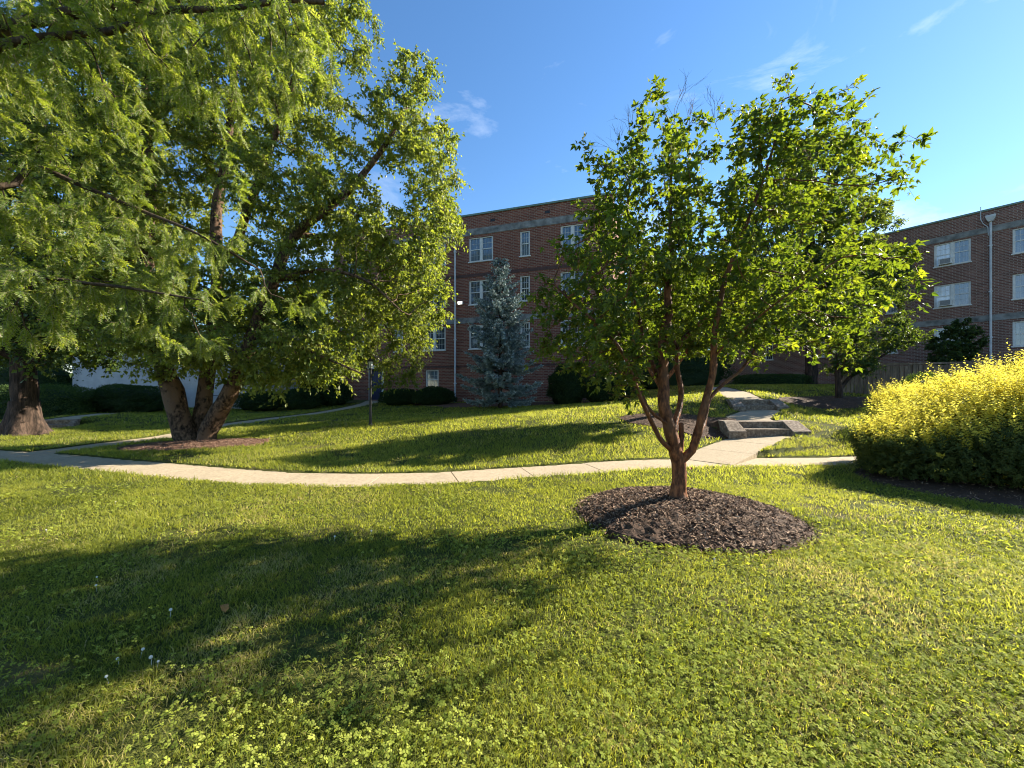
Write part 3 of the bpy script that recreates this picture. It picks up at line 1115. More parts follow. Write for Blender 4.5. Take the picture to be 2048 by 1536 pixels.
def plant_tree(name, label, cat, base, stems, blobs, natt, D, dk, R, tip, bark, leafmat, lv, group=None, seedstep=0.3, tropism=0.05, power=2.3, flare=None, cap=None, trunkname='trunk'):
    nodes, par, rad = seeds_from(stems, seedstep)
    A = blob_points(blobs, natt)
    nodes, par = colonize(nodes, par, A, D, dk, tropism=tropism)
    V, Q, r, ch = skeleton_mesh(nodes, par, tip, R, power, given=rad, cap=cap)
    TV, TQ, LV, LQ, lc = twigs_and_leaves(nodes, par, r, ch, **lv)
    base = np.asarray(base, float)
    t = thing(name, label, cat, base, 0, group)
    bv, bq = merge((V, Q), (TV, TQ))
    if flare is not None:
        bv, bq = merge((bv, bq), flare)
    link(trunkname, mesh_np(trunkname, bv - base, [bq], M[bark], smooth=True), t)
    c = link('crown', mesh_np('crown', LV - base, [LQ], M[leafmat], lc), t)
    return t, nodes, par, r


def root_flare(base, r, h, spread, n=22, lobes=5, seed=0.0):
    """flared foot of a trunk with root ridges"""
    V, Q = [], []
    prof = [(1 + spread, -0.12), (1 + spread * 0.72, 0.0), (1 + spread * 0.42, h * 0.2), (1 + spread * 0.2, h * 0.45), (1.05, h * 0.8), (1.0, h)]
    for j, (k, z) in enumerate(prof):
        am = max(0, (k - 1)) * 0.45
        for i in range(n):
            a = 2 * math.pi * i / n
            rr = r * (k + am * math.sin(lobes * a + seed) + 0.4 * am * math.sin((lobes + 3) * a + 2 * seed))
            V.append((base[0] + rr * math.cos(a), base[1] + rr * math.sin(a), base[2] + z))
    for j in range(len(prof) - 1):
        for i in range(n):
            a, b = j * n + i, j * n + (i + 1) % n
            Q.append((a, b, b + n, a + n))
    return np.array(V), np.array(Q)


# --- copper barked maple in the front mulch mound
Ym = 5.14
bz = G(2.14, 5.14) + 0.20


def mp(px, py, dy=0.0):
    return P(px, py, Ym + dy)


B0 = np.array([2.135, Ym, bz - 0.05])
stems = [
    (-1, [B0, mp(1358, 975), mp(1359, 950), mp(1358, 924), mp(1352, 908, -0.02), mp(1345, 880, -0.04), mp(1340, 860, -0.05), mp(1328, 811, -0.05), mp(1328, 774, 0.0), mp(1326, 727, 0.05), mp(1327, 669, 0.1), mp(1338, 629, 0.12), mp(1335, 589, 0.15), mp(1342, 500, 0.2), mp(1340, 400, 0.25), mp(1345, 300, 0.3)], 0.092, 0.012),
    (0, [mp(1352, 910), mp(1338, 896, -0.05), mp(1323, 881, -0.15), mp(1309, 856, -0.25), mp(1291, 818, -0.35), mp(1279, 790, -0.45), mp(1250, 715, -0.6), mp(1210, 660, -0.65), mp(1150, 610, -0.6), mp(1110, 570, -0.5)], 0.034, 0.010),
    (0, [mp(1342, 868), mp(1337, 849, -0.1), mp(1312, 832, -0.1), mp(1293, 809, -0.1), mp(1284, 788, -0.05), mp(1262, 720, 0.2), mp(1225, 640, 0.5), mp(1200, 520, 0.8)], 0.024, 0.008),
    (0, [mp(1328, 800), mp(1322, 770, 0.15), mp(1308, 735, 0.25), mp(1290, 690, 0.35), mp(1272, 609, 0.45), mp(1262, 520, 0.5), mp(1255, 420, 0.5), mp(1265, 330, 0.5)], 0.040, 0.010),
    (0, [mp(1348, 890), mp(1348, 850, 0.1), mp(1358, 820, 0.2), mp(1362, 778, 0.3), mp(1354, 738, 0.35), mp(1356, 700, 0.4), mp(1372, 672, 0.45), mp(1412, 632, 0.5), mp(1443, 569, 0.6), mp(1470, 470, 0.7), mp(1500, 360, 0.7)], 0.042, 0.010),
    (0, [mp(1357, 918), mp(1361, 900, 0.02), mp(1363, 875, 0.03), mp(1362, 846, 0.03)], 0.036, 0.030),
    (0, [mp(1360, 926), mp(1370, 915, -0.02), mp(1384, 900, -0.05), mp(1396, 867, -0.1), mp(1403, 830, -0.15), mp(1415, 788, -0.15), mp(1426, 745, -0.15), mp(1427, 715, -0.15), mp(1429, 660, -0.2), mp(1438, 623, -0.25), mp(1450, 560, -0.3), mp(1500, 430, -0.4), mp(1545, 300, -0.5), mp(1565, 200, -0.5)], 0.055, 0.008),
    (6, [mp(1399, 862), mp(1407, 850, 0.1), mp(1413, 822, 0.16), mp(1420, 797, 0.2), mp(1450, 765, 0.3), mp(1484, 738, 0.4), mp(1509, 700, 0.5), mp(1552, 637, 0.6), mp(1610, 560, 0.7)], 0.030, 0.010),
    (6, [mp(1428, 716), mp(1450, 690, -0.4), mp(1510, 640, -0.8), mp(1560, 600, -1.1)], 0.016, 0.008),
    (4, [mp(1356, 705), mp(1340, 640, 0.7), mp(1350, 560, 1.0), mp(1390, 430, 1.2)], 0.022, 0.008),
]
blobs = pxblobs([(1270, 430, 110, 110, 0.2), (1300, 260, 65, 85, 0.3, 0.6), (1185, 300, 45, 45, 0, 0.35), (1200, 420, 70, 80, -0.1, 0.8), (1380, 300, 95, 70, 0.3, 0.8), (1440, 400, 110, 110, 0.1), (1560, 200, 50, 70, -0.3, 0.5),
                 (1640, 240, 60, 45, -0.2, 0.5), (1560, 330, 90, 90, 0), (1640, 420, 80, 90, 0.2), (1190, 560, 110, 110, -0.2), (1140, 690, 75, 75, -0.3, 0.9), (1330, 560, 130, 130, 0.2), (1480, 560, 130, 120, 0.0),
                 (1620, 580, 120, 110, 0), (1690, 640, 60, 60, 0, 0.7), (1560, 690, 90, 40, 0.3, 0.8), (1250, 710, 90, 55, -0.2, 1.0), (1390, 690, 90, 40, 0, 1.0), (1170, 745, 55, 30, -0.5, .6), (1125, 762, 50, 22, -0.5, .5), (1105, 640, 50, 70, -0.4, .8), (1105, 715, 50, 45, -0.5, .8), (1190, 690, 80, 70, -0.4, 1.2), (1080, 590, 25, 45, -0.3, .5), (1245, 775, 60, 25, -0.3, .6), (1660, 690, 60, 35, -.2, .6)], Ym, 1.5)
maple1, _, _, _ = plant_tree('maple_tree', 'small maple with peeling copper bark and several slender stems in the round mulch mound', 'tree', (2.135, Ym, bz), stems, blobs, 1850, 0.13, 0.20, 0.09, 0.0032,
           'maple_bark', 'maple_leaf', dict(rmax=0.0075, per=3, twl=0.20, nleaf=4, size=0.070, asp=0.26, trif=True, shape='broad', droop=0.35, up=0.8, colour=(0.15, 0.6), clump=0.3, twig_r=0.0016), seedstep=0.12,
           flare=root_flare((2.135, Ym, bz - 0.02), 0.088, 0.22, 0.75, 20, 4, 0.7))

def twigfan(p, d, L, r, lev):
    e = p + d * L
    dt.tube([p, (p + e) / 2 + rng.standard_normal(3) * L * 0.04, e], [r, r * 0.8, r * 0.55], 4)
    if lev:
        for _ in range(3):
            twigfan(p + (e - p) * rng.uniform(0.45, 1.0), nrm(d + rng.standard_normal(3) * 0.42), L * rng.uniform(0.5, 0.75), r * 0.6, lev - 1)
for (px, py, dx, dz, L_) in ((1290, 330, -0.35, 0.9, 0.45), (1268, 345, -0.6, 0.8, 0.40), (1350, 290, 0.0, 1.0, 0.50), (1365, 285, 0.25, 1.0, 0.55), (1440, 270, -0.3, 1.0, 0.38), (1475, 300, 0.1, 1.0, 0.35)):
    dt = MB()
    twigfan(mp(px, py, 0.25), nrm(np.array([dx, 0.05, dz])), L_, 0.0048, 3)
    dto = dt.build('dead_branch', M['locust_bark'])
    dto.location = (-2.135, -Ym, -bz)
    dto.parent = maple1

# --- second maple, behind it
b2 = np.array([4.9, 13.0, G(4.9, 13.0)])
st2 = [(-1, [b2 + [0, 0, -0.1], b2 + [0, 0, 0.8], b2 + [0.05, 0, 1.6], b2 + [0.1, 0.1, 2.6], b2 + [0.0, 0.2, 4.2]], 0.14, 0.02),
       (0, [b2 + [0, 0, 0.9], b2 + [-0.5, 0.2, 1.8], b2 + [-1.0, 0.3, 3.0]], 0.07, 0.02), (0, [b2 + [0, 0, 1.1], b2 + [0.6, -0.2, 2.0], b2 + [1.3, -0.3, 3.2]], 0.07, 0.02)]
plant_tree('maple_tree', 'second copper barked maple on the slope, half hidden behind the front maple', 'tree', b2, st2,
           [((b2 + [0, 0, 3.4]), (2.4, 2.0, 1.5), 2), ((b2 + [-1.3, 0, 2.7]), (1.3, 1.4, 1.0), 1), ((b2 + [1.4, 0, 2.9]), (1.4, 1.4, 1.1), 1), ((b2 + [0, 0, 4.7]), (1.2, 1.2, 0.9), 0.7)], 1200, 0.2, 0.26, 0.14, 0.005,
           'maple_bark', 'maple_leaf', dict(rmax=0.012, per=8, twl=0.3, nleaf=7, size=0.11, asp=0.3, shape='kite', droop=0.3, up=0.7, colour=(0.1, 0.55), twig_r=0.003), seedstep=0.25)

# --- river birch with three trunks
Yb = 12.2


def bp(px, py, dy=0.0):
    return P(px, py, Yb + dy)


gb = G(-9.7, 12.2) + 0.06
stems = [
    (-1, [(-9.75, 12.2, gb - 0.1), bp(372, 868), bp(355, 820), bp(345, 780), bp(328, 735), bp(310, 650, 0.3), bp(290, 520, 0.6), bp(300, 380, 0.8), bp(290, 200, 1.0), bp(300, 40, 1)], 0.30, 0.06),
    (-1, [(-9.5, 12.5, gb - 0.1), bp(398, 865, 0.3), bp(406, 820, 0.5), bp(412, 770, 0.6), bp(428, 660, 0.8), bp(436, 550, 0.9), bp(433, 430, 1.0), bp(455, 300, 1.0), bp(470, 120, 1.2), bp(480, -60, 1.2)], 0.24, 0.05),
    (-1, [(-9.3, 12.15, gb - 0.1), bp(415, 865), bp(440, 820, -0.1), bp(468, 770, -0.2), bp(510, 660, -0.3), bp(548, 560, -0.3), bp(590, 470, -0.2), bp(690, 388, 0), bp(770, 290, 0.2), bp(830, 180, 0.3)], 0.25, 0.04),
    (1, [bp(436, 530, 0.9), bp(475, 480, 0.6), bp(492, 430, 0.5), bp(540, 300, 0.2), bp(590, 150, 0), bp(640, 20, 0)], 0.14, 0.04),
    (2, [bp(548, 560, -0.3), bp(640, 540, -1.0), bp(730, 560, -1.4), bp(800, 620, -1.5)], 0.07, 0.02),
    (2, [bp(590, 470), bp(690, 470, 0.8), bp(800, 440, 1.2), bp(880, 400, 1.2)], 0.08, 0.02),
    (2, [bp(500, 680), bp(580, 690, -1.2), bp(660, 720, -1.8), bp(730, 750, -2)], 0.06, 0.02),
    (2, [bp(548, 560, -0.3), bp(640, 560, 1.0), bp(730, 600, 2.2), bp(790, 680, 3.0)], 0.07, 0.02),
    (0, [bp(310, 660, 0.3), bp(250, 620, -0.6), bp(190, 640, -1.2)], 0.07, 0.02),
    (1, [bp(412, 760), bp(440, 700, -1.2), bp(470, 700, -2.2)], 0.05, 0.02),
]
blobs = pxblobs([(830, 150, 60, 55, 0, 1.2), (800, 250, 90, 80, 0.3, 1.6), (860, 330, 70, 90, 0.3, 1.6), (870, 440, 65, 90, 0.6, 1.6), (800, 520, 95, 90, 0, 2.0), (830, 620, 60, 60, 2.4, 1.3), (760, 660, 100, 85, 2.6, 1.3),
                 (640, 690, 110, 75, -1.2, 1.6), (540, 740, 70, 45, -1.6, 1.2), (450, 700, 110, 60, -1.2, 1.8), (330, 690, 90, 55, -0.8, 1.8), (250, 640, 100, 70, -0.6, 2), (420, 590, 110, 80, 0, 2.2), (570, 560, 110, 90, 0, 2.2),
                 (690, 430, 95, 90, 0, 2.2), (560, 380, 100, 90, 0.2, 2.2), (610, 230, 100, 90, 0.2, 2), (680, 60, 70, 80, 0, 1.6), (510, 120, 110, 110, 0.6, 2.4), (400, 250, 120, 120, 1, 2.4), (300, 420, 120, 120, 1, 2.4),
                 (280, 150, 130, 130, 1, 2.4), (180, 320, 110, 130, 1, 2.4), (170, 520, 100, 100, 0.6, 2.2), (500, -60, 200, 90, 0.6, 2.5), (790, 760, 70, 28, 3.6, 0.8), (700, 600, 80, 80, -0.4, 1.4), (760, 540, 80, 80, 0, 1.5), (820, 570, 70, 90, -0.2, 1.4), (860, 490, 55, 80, 0.2, 1.3), (760, 710, 100, 50, 3.4, 0.9), (650, 750, 55, 30, -1.4, 0.9), (840, 690, 45, 50, 3.2, 0.9), (880, 600, 30, 60, -.4, .8), (670, 690, 45, 50, 1.7, 1.0), (560, 735, 60, 38, 0.9, 0.9), (620, 705, 70, 45, 1.3, 0.9), (470, 740, 60, 30, -0.4, .8), (350, 735, 60, 28, -0.5, .8), (230, -40, 150, 90, 1, 2.5), (560, 790, 25, 22, -2, 0.5)], Yb, 2)
plant_tree('birch_tree', 'tall three stemmed birch with shaggy peeling bark in the reddish mulch bed', 'tree', (-9.5, 12.2, gb), stems, blobs, 6600, 0.27, 0.34, 0.30, 0.006,
           'birch_bark', 'birch_leaf', dict(rmax=0.0115, per=8, twl=0.42, nleaf=9, size=0.098, asp=0.34, shape='kite', droop=0.45, up=0.6, colour=(0.15, 0.7), clump=0.35, twig_r=0.0028, hang=0.15), seedstep=0.35, tropism=0.03, cap=0.045)

# --- honey locust overhanging from the left, its trunk just out of the picture
Yl = 5.6


def lp(px, py, dy=0.0):
    return P(px, py, Yl + dy)


gl = G(-8.6, 5.6)
tb = np.array([-8.6, 5.6, gl])
stems = [
    (-1, [tb + [0, 0, -0.1], tb + [0, 0, 1.5], tb + [0.1, 0, 3.2], tb + [0.1, 0.1, 5.0], tb + [-0.1, 0.2, 7.5], tb + [-0.3, 0.2, 10]], 0.28, 0.10),
    (0, [tb + [0.1, 0, 4.6], tb + [0.8, -0.05, 5.7], lp(0, 95), lp(120, 72), lp(240, 60), lp(300, 30), lp(340, 20), lp(430, 18), lp(500, 12), lp(600, -10)], 0.070, 0.03),
    (0, [tb + [0.1, 0.1, 4.4], tb + [0.9, 0.6, 4.8], lp(60, 330, 0.8), lp(160, 370, 0.9), lp(280, 420, 1.0), lp(400, 470, 1.0), lp(520, 540, 1.2)], 0.055, 0.014),
    (0, [tb + [0.1, 0, 3.4], tb + [1.0, 0.1, 3.5], lp(20, 540, 0.2), lp(120, 560, 0.2), lp(250, 575, 0.4), lp(400, 600, 0.6)], 0.05, 0.012),
    (0, [tb + [0.1, 0.1, 6.4], tb + [1.5, 0.6, 7.4], tb + [3.5, 0.9, 8.0], tb + [5.5, 1.0, 8.0]], 0.10, 0.03),
    (0, [tb + [0.0, 0.1, 6.8], tb + [-1.5, -0.9, 8.0], tb + [-3, -1.5, 8.5]], 0.10, 0.03),
]
blobs = pxblobs([(90, 40, 130, 70), (300, 60, 120, 70), (480, 60, 100, 80), (600, 70, 70, 70, 0.2, 0.7), (640, 170, 45, 60, 0.3, 0.4), (560, 190, 70, 70, 0.3, 0.6), (430, 210, 60, 90, 0.4, 0.7), (470, 350, 35, 70, 0.6, 0.4),
                 (220, 230, 90, 80, 0.6), (60, 260, 80, 90, 0.5), (80, 430, 90, 70, 0.6), (230, 480, 90, 60, 0.8), (330, 540, 80, 50, 0.9, 0.7), (100, 580, 110, 50, 0.3), (260, 640, 90, 45, 0.4, 0.6), (420, 600, 60, 45, 0.8, .6),
                 (560, 600, 50, 45, 1.2, .5), (640, 600, 30, 40, 1.2, .3), (60, 670, 70, 40, 0.2, 0.6), (400, 690, 60, 40, 0.6, .5), (250, -80, 300, 80, 0.4, 1.2), (-120, 100, 150, 150, 0.2, 1.2), (-100, 420, 120, 200, 0.4, 1.0)], Yl, 0.9)
nodes, par, rad = seeds_from(stems, 0.2)
A = blob_points(blobs, 2600)
nodes, par = colonize(nodes, par, A, 0.16, 0.24, tropism=-0.10)
V, Q, r, ch = skeleton_mesh(nodes, par, 0.0028, 0.28, given=rad, cap=0.014)
idx = np.where((r < 0.0075) & (par >= 0))[0]
per = 8
idx = np.repeat(idx, per)
n = len(idx)
t_ = rng.random(n)[:, None]
p0 = nodes[par[idx]] * (1 - t_) + nodes[idx] * t_
td = nrm(nrm(nodes[idx] - nodes[par[idx]]) * 0.6 + rng.standard_normal((n, 3)) * 0.6 + [0.12, 0, -0.55])
# pinnate leaves: a drooping midrib with paired leaflets
NP = 9
Lf = 0.12 + 0.10 * rng.random(n)
sv = nrm(np.cross(td, rng.standard_normal((n, 3)) * 0.7 + [0, 0, 1.0]))
LVs, Ps, Ds, Ns, Ss, Cs = [], [], [], [], [], []
tone = np.clip(0.15 + 0.65 * rng.random(n), 0, 1)
rib = []
for j in range(NP + 1):
    f = j / NP
    q = p0 + td * (Lf * f)[:, None] + np.array([0, 0, -1]) * (Lf * 0.30 * f * f)[:, None]
    rib.append(q)
for j in range(1, NP + 1):
    ax = nrm(rib[j] - rib[j - 1])
    for sg in (1, -1):
        Ps.append(rib[j] - ax * (Lf * 0.03)[:, None])
        Ds.append(nrm(sv * sg + ax * 0.55 + rng.standard_normal((n, 3)) * 0.2 + [0, 0, -0.15]))
        Ns.append(nrm(np.cross(ax, sv) + rng.standard_normal((n, 3)) * 0.3))
        Ss.append(Lf * (0.17 + 0.05 * rng.random(n)) * (0.7 + 0.6 * math.sin(math.pi * j / (NP + 1.5))))
        Cs.append(np.clip(tone + rng.uniform(-0.12, 0.12, n), 0, 1))
LV, LQ, nv = leaf_mesh(np.concatenate(Ps), np.concatenate(Ds), np.concatenate(Ns), np.concatenate(Ss), np.concatenate(Ss) * 0.24)
lc = np.repeat(np.concatenate(Cs), nv)
RV, RQ = [], []
m3 = [rib[0], rib[4], rib[NP]]
s1, u1 = sv, nrm(np.cross(td, sv))
rg = []
for p in m3:
    for k_ in range(3):
        an = k_ * 2 * math.pi / 3
        rg.append(p + (s1 * math.cos(an) + u1 * math.sin(an)) * 0.0012)
RV = np.stack(rg, 1).reshape(-1, 3)
q6 = np.array([[0, 1, 4, 3], [1, 2, 5, 4], [2, 0, 3, 5], [3, 4, 7, 6], [4, 5, 8, 7], [5, 3, 6, 8]])
RQ = (np.arange(n)[:, None, None] * 9 + q6[None]).reshape(-1, 4)
t = thing('locust_tree', 'locust tree whose dark limb and drooping feathery sprays hang in from the upper left', 'tree', tb)
bv, bq = merge((V, Q), root_flare(tb, 0.28, 0.6, 0.6))
link('trunk', mesh_np('trunk', bv - tb, [bq], M['locust_bark'], smooth=True), t)
cr = link('crown', mesh_np('crown', LV - tb, [LQ], M['locust_leaf'], lc), t)
link('leaf_stalks', mesh_np('leaf_stalks', RV - tb, [RQ], M['twig_pale']), t)

# --- big old tree at the left edge
ol = np.array([-17.3, 14.2, G(-17.3, 14.2)])
st3 = [(-1, [ol + [0, 0, -0.1], ol + [0.02, 0, 1.2], ol + [0.0, 0, 2.6], ol + [0.2, 0.2, 4.5], ol + [0, 0.4, 8], ol + [0, 0.5, 12]], 0.37, 0.12),
       (0, [ol + [0, 0, 2.4], ol + [1.4, 0.2, 3.6], ol + [3.2, 0, 4.4]], 0.16, 0.05), (0, [ol + [0, 0, 2.6], ol + [-1.4, -0.6, 3.6], ol + [-2.6, -1, 4.6]], 0.18, 0.05),
       (0, [ol + [0.1, 0, 4.2], ol + [1.2, 1.4, 6.0], ol + [2.6, 2.4, 8]], 0.2, 0.05), (0, [ol + [0.1, 0, 5.0], ol + [-1.0, 1.0, 7.0], ol + [-2, 2, 9]], 0.2, 0.05)]
plant_tree('shade_tree', 'old tree with a broad dark flared trunk at the left edge', 'tree', ol, st3,
           [(ol + [1.0, 0.3, 4.3], (3.4, 2.6, 1.6), 1.2), (ol + [-1.5, 0, 4.8], (2.5, 2.5, 1.8), 1), (ol + [1.0, 1.0, 7.5], (3.6, 3.0, 2.0), 1.4), (ol + [0, 1, 10.5], (3.8, 3.2, 2.0), 1.4), (ol + [0.5, 1, 13], (3, 3, 1.8), 1.0), (ol + [2.4, -.4, 3.0], (2.2, 1.4, .7), .8), (ol + [-1.6, -.2, 3.1], (2.0, 1.4, .7), .8), (ol + [3.6, 1.5, 4.6], (2.2, 2, 1.4), .8)], 2200, 0.38, 0.46, 0.47, 0.01,
           'dark_bark', 'dark_leaf', dict(rmax=0.026, per=8, twl=0.55, nleaf=8, size=0.14, asp=0.36, shape='kite', droop=0.3, up=0.7, colour=(0.2, 0.7), twig_r=0.004), seedstep=0.5,
           flare=root_flare(ol, 0.37, 1.2, 1.15, 28, 5, 1.0))

# --- tall tree behind the front maple, right
tt = np.array([20.2, 27.0, G(20.2, 27.0)])
st4 = [(-1, [tt + [0, 0, -0.1], tt + [0, 0, 3], tt + [0.2, 0, 6], tt + [0, 0, 11], tt + [0, 0, 15]], 0.36, 0.06),
       (0, [tt + [0, 0, 4], tt + [2, 0, 6.5], tt + [3.4, 0, 9]], 0.15, 0.04), (0, [tt + [0, 0, 4.2], tt + [-2, 0, 7], tt + [-3.2, 0, 10]], 0.15, 0.04)]
plant_tree('shade_tree', 'tall leafy tree rising behind the front maple, left of the far brick building', 'tree', tt, st4,
           [(tt + [0.5, 0, 14.3], (2.9, 2.5, 2.4), 1), (tt + [1.8, 0, 11.0], (3.6, 2.8, 2.4), 1.2), (tt + [-1.6, 0, 11], (3.4, 2.8, 2.6), 1.2), (tt + [2.6, -0.4, 7.6], (3.4, 2.4, 2.2), 1.2), (tt + [-2.2, 0, 7.5], (3.4, 2.6, 2.2), 1), (tt + [-1, 0, 4.6], (3, 2.4, 1.4), .6)], 2200, 0.4, 0.46, 0.36, 0.01,
           'dark_bark', 'dark_leaf', dict(rmax=0.026, per=8, twl=0.55, nleaf=9, size=0.16, asp=0.3, shape='kite', droop=0.3, up=0.5, colour=(0.25, 0.8), twig_r=0.005), seedstep=0.5)

# --- spreading small tree by the fence
tf = P(1678, 797, 16.5)
tf[2] = G(tf[0], tf[1]) + 0.03
st5 = [(-1, [tf + [0, 0, -0.1], tf + [0, 0, 0.35], tf + [-0.05, 0, 1.0], tf + [-0.2, 0, 2.2], tf + [-0.2, 0, 3.6]], 0.14, 0.03), (0, [tf + [0, 0, 0.3], tf + [0.5, 0, 0.9], tf + [1.5, -0.1, 1.6], tf + [2.6, -0.1, 2.3]], 0.08, 0.02),
       (0, [tf + [0, 0, 0.4], tf + [0.25, 0.1, 1.2], tf + [0.8, 0.1, 2.6], tf + [1.2, 0, 3.6]], 0.08, 0.02)]
plant_tree('dogwood_tree', 'small spreading tree standing against the wooden fence', 'tree', tf, st5,
           pxblobs([(1730, 600, 60, 45, 0, 1.2), (1790, 600, 35, 50, 0, 0.9), (1720, 680, 80, 40, 0, 1.3), (1800, 680, 55, 18, 0, 0.7), (1845, 664, 28, 9, 0, 0.4), (1640, 640, 70, 60, 0, 1.3), (1700, 730, 60, 18, -0.2, 1.0)], 16.5, 1.2), 800, 0.24, 0.3, 0.14, 0.006,
           'dark_bark', 'dark_leaf', dict(rmax=0.015, per=8, twl=0.3, nleaf=8, size=0.095, asp=0.32, shape='kite', droop=0.2, up=0.9, colour=(0.15, 0.6), twig_r=0.003), seedstep=0.2)

# --- small dark tree against the right building, and trees beyond
for nm, lb, px, py, Yt, hgt, wd, kind in (('small_tree', 'small dark tree against the far brick wall left of its drainpipe', 1912, 724, 23.0, 3.9, 1.35, 0),
                                          ('backdrop_tree', 'leafy tree in the gap between the two brick buildings', 1400, 770, 36.0, 11.0, 4.0, 1),
                                          ('backdrop_tree', 'dense tree left of the main brick building behind the birch', 560, 815, 36.0, 9.5, 5.0, 1),
                                          ('backdrop_tree', 'dark tree above the white clapboard house', 250, 815, 38.0, 12.0, 6.0, 1),
                                          ('backdrop_tree', 'low crowned tree behind the clipped hedge at the far left', 40, 815, 31.0, 8.0, 5.0, 1),
                                          ('backdrop_tree', 'broad tree filling the view beyond the right end of the main brick building', 1325, 770, 31.0, 7.0, 3.6, 1)):
    bs = P(px, py, Yt)
    bs[2] = G(bs[0], bs[1])
    plant_tree(nm, lb, 'tree', bs, [(-1, [bs + [0, 0, -0.1], bs + [0, 0, hgt * 0.4], bs + [0.1, 0, hgt * 0.8]], 0.035 * hgt, 0.03), (0, [bs + [0, 0, hgt * 0.3], bs + [wd * 0.4, 0, hgt * 0.6]], 0.015 * hgt, 0.02)],
               [(bs + [0, 0, hgt * 0.62], (wd, wd * 0.8, hgt * 0.3), 2), (bs + [-wd * 0.3, 0, hgt * 0.45], (wd * 0.8, wd * 0.7, hgt * 0.22), 1), (bs + [wd * 0.2, 0, hgt * 0.85], (wd * 0.6, wd * 0.6, hgt * 0.18), 0.8)],
               1100 if kind else 400, 0.12 * wd, 0.13 * wd, 0.03 * hgt, 0.008, 'dark_bark', 'dark_leaf',
               dict(rmax=0.035, per=8, twl=0.13 * wd, nleaf=8, size=0.05 * wd + 0.03, asp=0.34, shape='kite', droop=0.3, up=0.6, colour=(0.1, 0.5), twig_r=0.004), seedstep=0.5,
               group='trees far behind the lawn' if kind else None)

# --- blue spruce
sb = np.array([-0.62, 21.0, G(-0.62, 21.0)])
Hs = 7.9
brV, brQ, bb = [], [], 0
Pn, Dn, Nn_, Sn, Cn = [], [], [], [], []
v, q = tube_arrays(np.array([sb + [0, 0, -0.1], sb + [0, 0, Hs * 0.5], sb + [0, 0, Hs]]), np.array([0.13, 0.07, 0.01]), 8)
brV.append(v)
brQ.append(q)
bb = len(v)
zz = 0.45
while zz < Hs - 0.1:
    f = zz / Hs
    reach = 2.5 * (1 - f) ** 0.72 * (0.75 if f < 0.12 else 1.0)
    nb = 7 if f < 0.7 else 5
    a0 = rng.random() * 6.28
    for kbr in range(nb):
        if rng.random() < 0.10 and f < 0.8:
            continue
        a = a0 + kbr * 2 * math.pi / nb + rng.uniform(-0.3, 0.3)
        L = reach * rng.uniform(0.62, 1.12) + 0.08
        out = np.array([math.cos(a), math.sin(a), 0])
        z0 = zz + rng.uniform(-0.12, 0.12)
        ts = np.linspace(0, 1, 6)
        rise = -0.12 + 0.5 * f
        pts = sb + np.array([0, 0, z0]) + out * (ts * L)[:, None] + np.array([0, 0, 1]) * (rise * ts * L - 0.12 * L * ts * (1 - ts) * 2 + 0.1 * L * ts ** 3)[:, None]
        v, q = tube_arrays(pts, np.linspace(0.022, 0.006, 6) * (0.4 + L / 2.5), 5)
        brV.append(v)
        brQ.append(q + bb)
        bb += len(v)
        sidev = np.array([-out[1], out[0], 0])
        ntw = max(6, int(L * 19))
        for tw in np.linspace(0.22, 1.0, ntw):
            c = np.array([np.interp(tw, ts, pts[:, j]) for j in range(3)])
            for sg in (1, -1):
                l2 = (0.10 + 0.34 * L * (1 - tw) * 0.75) * rng.uniform(0.6, 1.2)
                if tw > 0.97:
                    dirv = out
                else:
                    dirv = out * 0.6 + sidev * sg * 0.7 + np.array([0, 0, rng.uniform(-0.45, 0.45)])
                dirv = nrm(dirv + np.array([0, 0, rng.uniform(-0.2, 0.15)]))
                k_ = max(5, int(l2 * 46))
                pp = c + dirv * (np.linspace(0.0, 1, k_) * l2)[:, None]
                Pn.append(pp)
                Dn.append(nrm(dirv * 0.75 + rng.standard_normal((k_, 3)) * 0.55 + [0, 0, 0.35]))
                Nn_.append(rng.standard_normal((k_, 3)) * 0.7 + [0, 0, 0.5])
                Sn.append(0.11 * (0.7 + 0.6 * rng.random(k_)))
                Cn.append(np.clip(0.25 + 0.42 * np.linspace(0, 1, k_) * (0.4 + 0.9 * tw) + rng.uniform(-0.12, 0.15, k_), 0, 1))
    zz += 0.36 if f < 0.6 else 0.26
Pn, Dn, Nn_, Sn, Cn = map(np.concatenate, (Pn, Dn, Nn_, Sn, Cn))
LV, LQ, nv = leaf_mesh(Pn, Dn, Nn_, Sn, Sn * 0.2, fold=0.2, curl=0.0)
t = thing('spruce_tree', 'silvery blue spruce in front of the main brick wall', 'tree', sb)
link('trunk', mesh_np('trunk', np.concatenate(brV) - sb, [np.concatenate(brQ)], M['dark_bark'], smooth=True), t)
link('crown', mesh_np('crown', LV - sb, [LQ], M['spruce_needle'], np.repeat(Cn, nv)), t)


